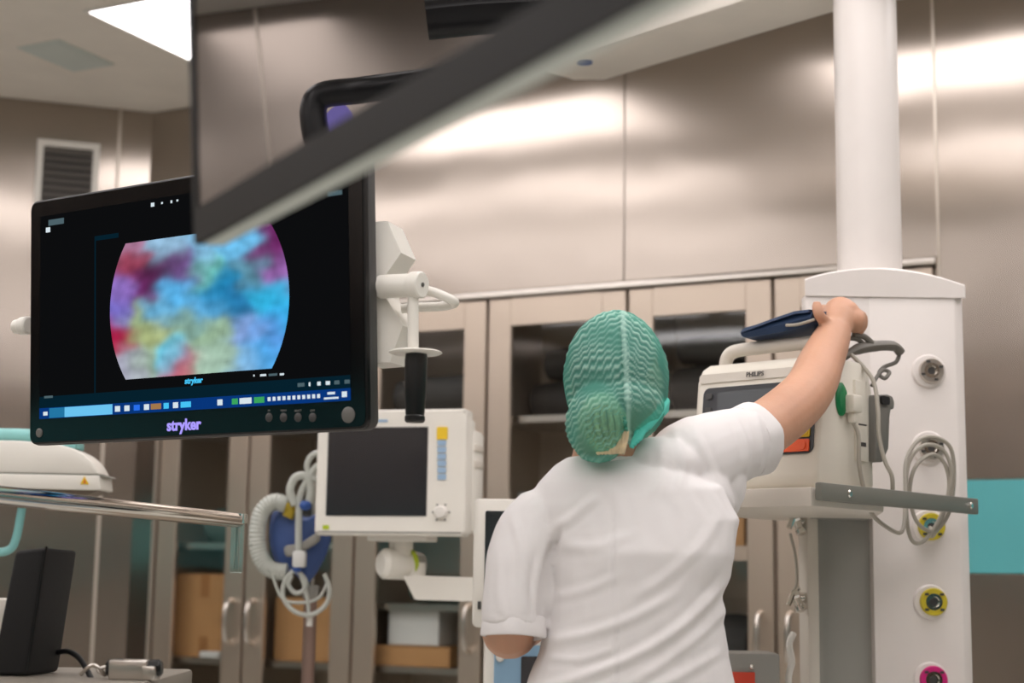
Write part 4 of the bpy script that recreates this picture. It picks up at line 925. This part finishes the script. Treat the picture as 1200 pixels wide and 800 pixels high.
folds = [  # (polyline in picture coordinates at the back's depth, height, width)
    ([(866, 655), (842, 690), (800, 732), (750, 765), (690, 790), (640, 806)], .010, 9), ([(862, 700), (830, 735), (780, 775), (730, 806)], .006, 8),
    ([(640, 752), (690, 742), (745, 722), (800, 690)], .006, 9), ([(652, 618), (675, 602), (700, 580)], .007, 8), ([(645, 700), (690, 690), (730, 672)], .0035, 8),
    ([(845, 600), (820, 640), (775, 680), (740, 700)], .0045, 10), ([(790, 505), (800, 540), (796, 575)], .006, 8), ([(812, 500), (830, 540), (842, 570)], .005, 7), ([(772, 520), (776, 550), (765, 580)], .004, 8),
    ([(862, 488), (874, 525), (872, 560)], .0065, 6), ([(884, 480), (893, 520), (888, 555)], .006, 6), ([(600, 600), (612, 650), (612, 700)], .005, 8), ([(628, 640), (622, 690), (626, 725)], -.007, 7), ([(656, 618), (644, 655), (638, 695), (636, 735)], -.020, 9),
    ([(585, 640), (585, 690), (590, 725)], .003, 7), ([(660, 640), (700, 640), (740, 625)], .0035, 9), ([(850, 760), (800, 790), (760, 810)], .006, 9), ([(700, 560), (720, 580), (730, 610)], .003, 10), ([(715, 572), (717, 650), (720, 720), (722, 830)], -.0045, 4),
    ([(835, 560), (858, 590), (866, 620)], .005, 8), ([(640, 770), (680, 772), (720, 760)], .004, 7), ([(573, 716), (600, 724), (634, 716)], -.0022, 2.2), ([(893, 476), (902, 512), (896, 552)], -.002, 2.2)]
fl = []
for pts, h, wd in folds:
    P = crom([Vector((a, b, 0)) for a, b in pts], 5); fl.append((P, h, wd))
def to_px(p):
    q = RC.transposed() @ (p-C0); return 600+F*q.x/-q.z, 400-F*q.y/-q.z
nrm = [v.normal.copy() for v in me.vertices]
for v, n in zip(me.vertices, nrm):
    d = noise.noise(v.co*14)*.0022 + noise.noise(v.co*Vector((34, 34, 20)) + Vector((3, 1, 0)))*.0010 if False else noise.noise(v.co*14)*.0022 + noise.noise(v.co*34)*.0009
    if n.y < .35:
        x, y = to_px(v.co)
        for P, h, wd in fl:
            bx0 = min(p.x for p in P)-3*wd; bx1 = max(p.x for p in P)+3*wd
            if x < bx0 or x > bx1: continue
            best = 1e9; bi = 0
            for i in range(len(P)-1):
                a, b = P[i], P[i+1]; ab = b-a; L2 = ab.x**2+ab.y**2
                t = max(0, min(1, ((x-a.x)*ab.x+(y-a.y)*ab.y)/L2)); dd = (x-a.x-ab.x*t)**2+(y-a.y-ab.y*t)**2
                if dd < best: best = dd; bi = i+t
            k = bi/(len(P)-1); tp = min(1, 4*k+.15, 4*(1-k)+.15)
            sd = sqrt(best)/(wd*.5); d += h*.62*tp*(exp(-sd*sd) if h < 0 else exp(-sd)*(1+sd*.5) - .35*exp(-((sd-2.2)**2)))
    v.co += n*d
tunic = mobj('tunic', me, 'cotton', nurse, ang=180); tunic.data.transform(PM[nurse.name].inverted())
def cuff(c, axis, r, ln, name='sleeve_cuff'):
    Fm = frame(c, axis); n = 40; prof = [(r-.0035, -ln), (r, -ln+.003), (r+.0015, -ln*.5), (r+.003, -.004), (r+.002, 0), (r-.002, .001), (r-.0045, -.002), (r-.006, -ln*.6)]
    g = G(); R = []
    for rr, z in prof: R.append([Fm @ Vector(((rr+.0016*sin(5*2*pi*k/n+c.x*9)+.001*sin(9*2*pi*k/n))*cos(2*pi*k/n), (rr+.0016*sin(5*2*pi*k/n+c.x*9))*sin(2*pi*k/n), z)) for k in range(n)])
    def fn(b):
        V = [[b.verts.new(p) for p in ring_] for ring_ in R]
        for A, B in zip(V, V[1:]):
            for k in range(n): b.faces.new((A[k], A[(k+1) % n], B[(k+1) % n], B[k]))
    g._add(fn); return g.build(name, 'cotton', tunic)
ax = (J(602, 745, 2.45)-J(604, 690, 2.46)).normalized(); cuff(J(602, 737, 2.45) + ax*.012, ax, .0465, .032)
ax = (sl_r[-1]-sl_r[-4]).normalized(); cuff(sl_r[-1] + ax*.012, ax, .0605, .040)
g = G(); nc = J(706, 541, 2.505); g.tube([nc + Vector((.055*cos(2*pi*k/28), .055*sin(2*pi*k/28), .006*cos(2*pi*k/28))) for k in range(28)], .006, 10, closed=True); g.build('collar', 'cotton', tunic)
g = G(); a = J(718, 585, 2.388); 
# --- body (one continuous skin surface)
HC = J(722, 438, 2.5); yaw = radians(-28)       # face turned to the right, away from the camera
HM = Matrix.Translation(HC) @ Matrix.Rotation(yaw, 4, 'Z') @ Matrix.Rotation(radians(-4), 4, 'X')      # local +y is the face direction
g = G()
g.ell((0, -.006, .010), (.068, .083, .077), HM); g.ell((0, .022, -.045), (.056, .066, .072), HM); g.ell((0, .06, -.088), (.026, .026, .022), HM)      # cranium, face, chin
g.loft([[(x*s, y, z) for x, y, z in [(-.006, .082, 0), (.006, .082, 0), (.015, .075, -.03), (-.015, .075, -.03)]] for s in (1, .2)] if 0 else [[(-.007, .076, .0), (.007, .076, .0), (.007, .06, .0), (-.007, .06, 0)], [(-.009, .094, -.02), (.009, .094, -.02), (.012, .06, -.02), (-.012, .06, -.02)], [(-.015, .100, -.036), (.015, .100, -.036), (.016, .06, -.036), (-.016, .06, -.036)], [(-.012, .086, -.043), (.012, .086, -.043), (.014, .06, -.043), (-.014, .06, -.043)]], HM)
g.ell((0, .076, -.060), (.024, .012, .007), HM); g.ell((0, .074, -.071), (.021, .012, .007), HM); g.ell((0, .070, .016), (.048, .02, .010), HM)
for s in (-1, 1): g.ell((s*.068, .004, -.018), (.008, .020, .030), HM)
g.tube([J(722, 470, 2.5), J(712, 515, 2.495), J(708, 560, 2.505)], [.052, .050, .058], 20)
g.loft([ring(710, 555, 46, .045), ring(726, 592, 80, .07), ring(742, 630, 98, .09), ring(745, 690, 92, .1), ring(741, 770, 98, .1), ring(738, 850, 116, .115), ring(738, 940, 118, .115)])
LE = J(595, 738, 2.47)
g.tube(crom([J(655, 616, 2.50), J(618, 652, 2.48), J(600, 700, 2.465), LE, J(604, 738, 2.56), J(622, 728, 2.68), J(634, 720, 2.74)], 4), [.036]*4+[.040]*4+[.040]*4+[.041]*4+[.037]*4+[.030]*4+[.025], 16)
EL = J(944, 462, 2.83); WR = J(979, 386, 3.0)
g.tube(crom([J(800, 548, 2.55), J(850, 526, 2.63), J(900, 500, 2.73), EL, J(962, 425, 2.92), WR], 5), [.052]*5+[.050]*5+[.049, .0488, .0485, .048, .0475]+[.0465, .046, .0455, .045, .0440]+[.0425, .041, .039, .0365, .034, .031], 18)
g.ell(J(952, 472, 2.83), (.028, .030, .028))
# right hand: palm bent over the handle, fingers curled down
KN = J(986, 369, 3.055)
g.tube([WR, J(982, 375, 3.02), J(985, 367, 3.045), J(987, 368, 3.07)], [.031, .032, .034, .031], 18)
def finger(pts, r): g.tube(crom(pts, 4), [r*(1.08-.25*i/(len(pts)*4-4)) for i in range(len(pts)*4-3)], 10)
finger([J(968, 366, 3.05), J(964, 362, 3.085), J(961, 372, 3.105), J(963, 384, 3.10)], .0098)
finger([J(980, 363, 3.06), J(978, 359, 3.10), J(976, 370, 3.12), J(976, 386, 3.115)], .0102)
finger([J(993, 364, 3.06), J(994, 361, 3.095), J(993, 374, 3.115), J(990, 389, 3.11)], .0098)
finger([J(1002, 368, 3.03), J(1010, 371, 3.04), J(1011, 381, 3.045), J(1005, 391, 3.045)], .0112)
finger([J(976, 384, 2.99), J(966, 376, 2.962), J(959, 367, 2.950), J(957, 355, 2.958)], .0118)
g.ell(J(1002, 376, 3.03), (.020, .026, .024)); g.ell(J(992, 364, 3.04), (.024, .03, .020))
# left hand, resting in front of the body
LW = J(634, 720, 2.74)
g.tube([LW, J(640, 716, 2.78), J(644, 714, 2.81)], [.027, .034, .032], 16)
for k in range(4):
    b0 = J(644, 714, 2.81) + Vector((-.03+.02*k, 0, .008)); L = (.06, .072, .068, .052)[k]
    finger([b0, b0 + Vector((0, L*.5, .004)), b0 + Vector((0, L*.85, -.014)), b0 + Vector((0, L, -.034))], .0085)
b0 = J(640, 716, 2.77); finger([b0 + Vector((.025, 0, 0)), b0 + Vector((.048, .025, -.004)), b0 + Vector((.055, .055, -.012))], .0095)
# legs and feet
for s in (-1, 1):
    hx = at(738, 900, YN).x + s*.088
    g.tube(crom([(hx, YN, .90), (hx+s*.01, YN+.005, .70), (hx+s*.012, YN+.01, .49), (hx+s*.012, YN-.005, .30), (hx+s*.012, YN-.01, .09)], 4), [.088]*4+[.076]*4+[.056]*4+[.052]*4+[.038], 18)
    g.ell((hx+s*.015, YN+.05, .05), (.04, .115, .036))
me = remesh(g, .0042, 4)
body_o = mobj('body', me, 'skin', nurse, ang=180); body_o.data.transform(PM[nurse.name].inverted())
for s in (-1, 1):
    e = G().ell((s*.030, .070, -.004), (.013, .010, .008), HM).build('eye', 'eye', body_o)
    G().ell((s*.031, .079, -.004), (.005, .003, .005), HM, 12, 8).build('iris', 'iris', e)
    g = G(); g.tube([HM @ Vector((s*.016, .083, .014)), HM @ Vector((s*.032, .082, .018)), HM @ Vector((s*.047, .072, .013))], [.002, .003, .0015], 8); g.build('eyebrow', 'hair', body_o)
G().ell((0, .083, -.065), (.020, .008, .006), HM).build('lips', 'lips', body_o)
# trousers and clogs
g = G()
g.loft([ring(738, 870, 118, .116), ring(738, 940, 128, .125), ring(738, 1010, 130, .125), ring(738, 1040, 124, .12)])
for s in (-1, 1):
    hx = at(738, 900, YN).x + s*.088
    g.tube(crom([(hx, YN, .86), (hx+s*.01, YN+.005, .68), (hx+s*.012, YN+.01, .49), (hx+s*.012, YN-.0, .30), (hx+s*.012, YN-.005, .10)], 4), [.100]*4+[.092]*4+[.076]*4+[.074]*4+[.072], 20)
me = remesh(g, .008, 6); tro_ = mobj('trousers', me, 'cotton', nurse, ang=180); tro_.data.transform(PM[nurse.name].inverted())
for s in (-1, 1):
    hx = at(738, 900, YN).x + s*.103
    g = G(); g.loft([[(hx+x*k, YN+y, z) for x, z in [(-.042, .0), (.042, .0), (.046, .02), (.042, .06*h), (0, .085*h), (-.042, .06*h), (-.046, .02)]] for y, k, h in [(-.10, .6, .5), (-.08, .9, .7), (0, .9, 1), (.08, 1.08, 1), (.15, 1.0, .7), (.18, .6, .5)]]); g.build('clog', 'white', nurse)
# hair and bun under the cap
g = G(); g.ell((0, -.010, .012), (.0680, .084, .078), HM); g.ell((0, -.035, -.03), (.052, .045, .050), HM)
me = remesh(g, .005, 3); hr = mobj('hair', me, 'hair', nurse, ang=180); hr.data.transform(PM[nurse.name].inverted())
bc = J(706, 497, 2.408)
g = G(); g.ell((0, 0, 0), (.036, .028, .046), Matrix.Translation(bc) @ Matrix.Rotation(radians(-18), 4, 'Y'))
for k in range(9):
    a = -1.2+2.4*k/8; g.tube(crom([bc + Vector((.036*sin(a)*.3, -.018, .044)), bc + Vector((.038*sin(a), -.027*cos(a)-.004, .0)), bc + Vector((.036*sin(a)*.5+.012, -.018, -.046))], 5), .0045, 8)
g.build('hair_bun', 'hair_bun', nurse)
# bouffant cap: pleated, semi-transparent
g = G(); cm = Matrix.Translation(J(722, 440, 2.49))
g.ell(J(722, 443, 2.495), (.0840, .108, .106)); g.ell(J(721, 425, 2.51), (.0780, .10, .084)); g.ell(J(702, 494, 2.425), (.052, .072, .062)); g.ell(J(726, 478, 2.46), (.070, .085, .058)); g.ell(J(702, 518, 2.43), (.040, .05, .032))
me = remesh(g, .0030, 6)
HP = J(722, 440, 2.5); pleat = []; thin = []
for v in me.vertices:
    xs, ys = to_px(v.co); r = v.co-HP; sx_ = 724 + (ys-365)*.055; side = (xs-sx_)/F*2.5
    q = r.z + .75*abs(side) + .006*noise.noise(v.co*26) + .0022*sin(side*430 + 5*noise.noise(v.co*14)) + .10*side*side*8
    ph = 2*pi*q/.0105; m = max(0, min(1, .55+1.5*noise.noise(v.co*17 + Vector((4, 0, 0)))))
    if v.co.y > 2.52: m *= .6
    st = (.5+.5*sin(ph))**2*m
    d = .0022*st + .0014*noise.noise(v.co*32) + .003*noise.noise(v.co*9)
    if v.co.y < 2.47:     # puckered seam running down the back
        d += -.0045*exp(-((xs-sx_)/3.0)**2) + .0035*exp(-((xs-sx_-6)/4)**2); st = min(1, st + .7*exp(-((xs-sx_-5)/2.5)**2))
    pleat.append(st); thin.append(exp(-((xs-708)/24)**2-((ys-500)/27)**2) if v.co.y < 2.44 else 0)
    v.co += v.normal*d
for nm, vals in (('pleat', pleat), ('thin', thin)):
    at_ = me.attributes.new(nm, 'FLOAT', 'POINT'); at_.data.foreach_set('value', vals)
bmx = bmesh.new(); bmx.from_mesh(me)
# open the cap where the face and neck come out
fdv = (HM.to_3x3() @ Vector((0, 1, 0)))
kill = [f for f in bmx.faces if (f.calc_center_median()-HP).dot(fdv) > .045 + .55*max(0, (f.calc_center_median()-HP).z+.01)]
bmesh.ops.delete(bmx, geom=kill, context='FACES'); bmx.to_mesh(me); bmx.free()
cap_o = mobj('surgical_cap', me, 'cap', nurse, ang=180); cap_o.data.transform(PM[nurse.name].inverted()); cap_o['label'] = 'green see-through pleated hair cap over a blond bun'
g = G()
for k in range(4): g.tube(crom([J(740+k*3, 524-k*3, 2.405), J(747+k*4, 508-k*3, 2.412), J(764+k*3, 494-k*4, 2.44), J(781, 478-k*3, 2.49)], 6), [.004]*6+[.0075]*6+[.007]*6+[.004], 10)
g.build('cap_band', 'cap_band', cap_o)
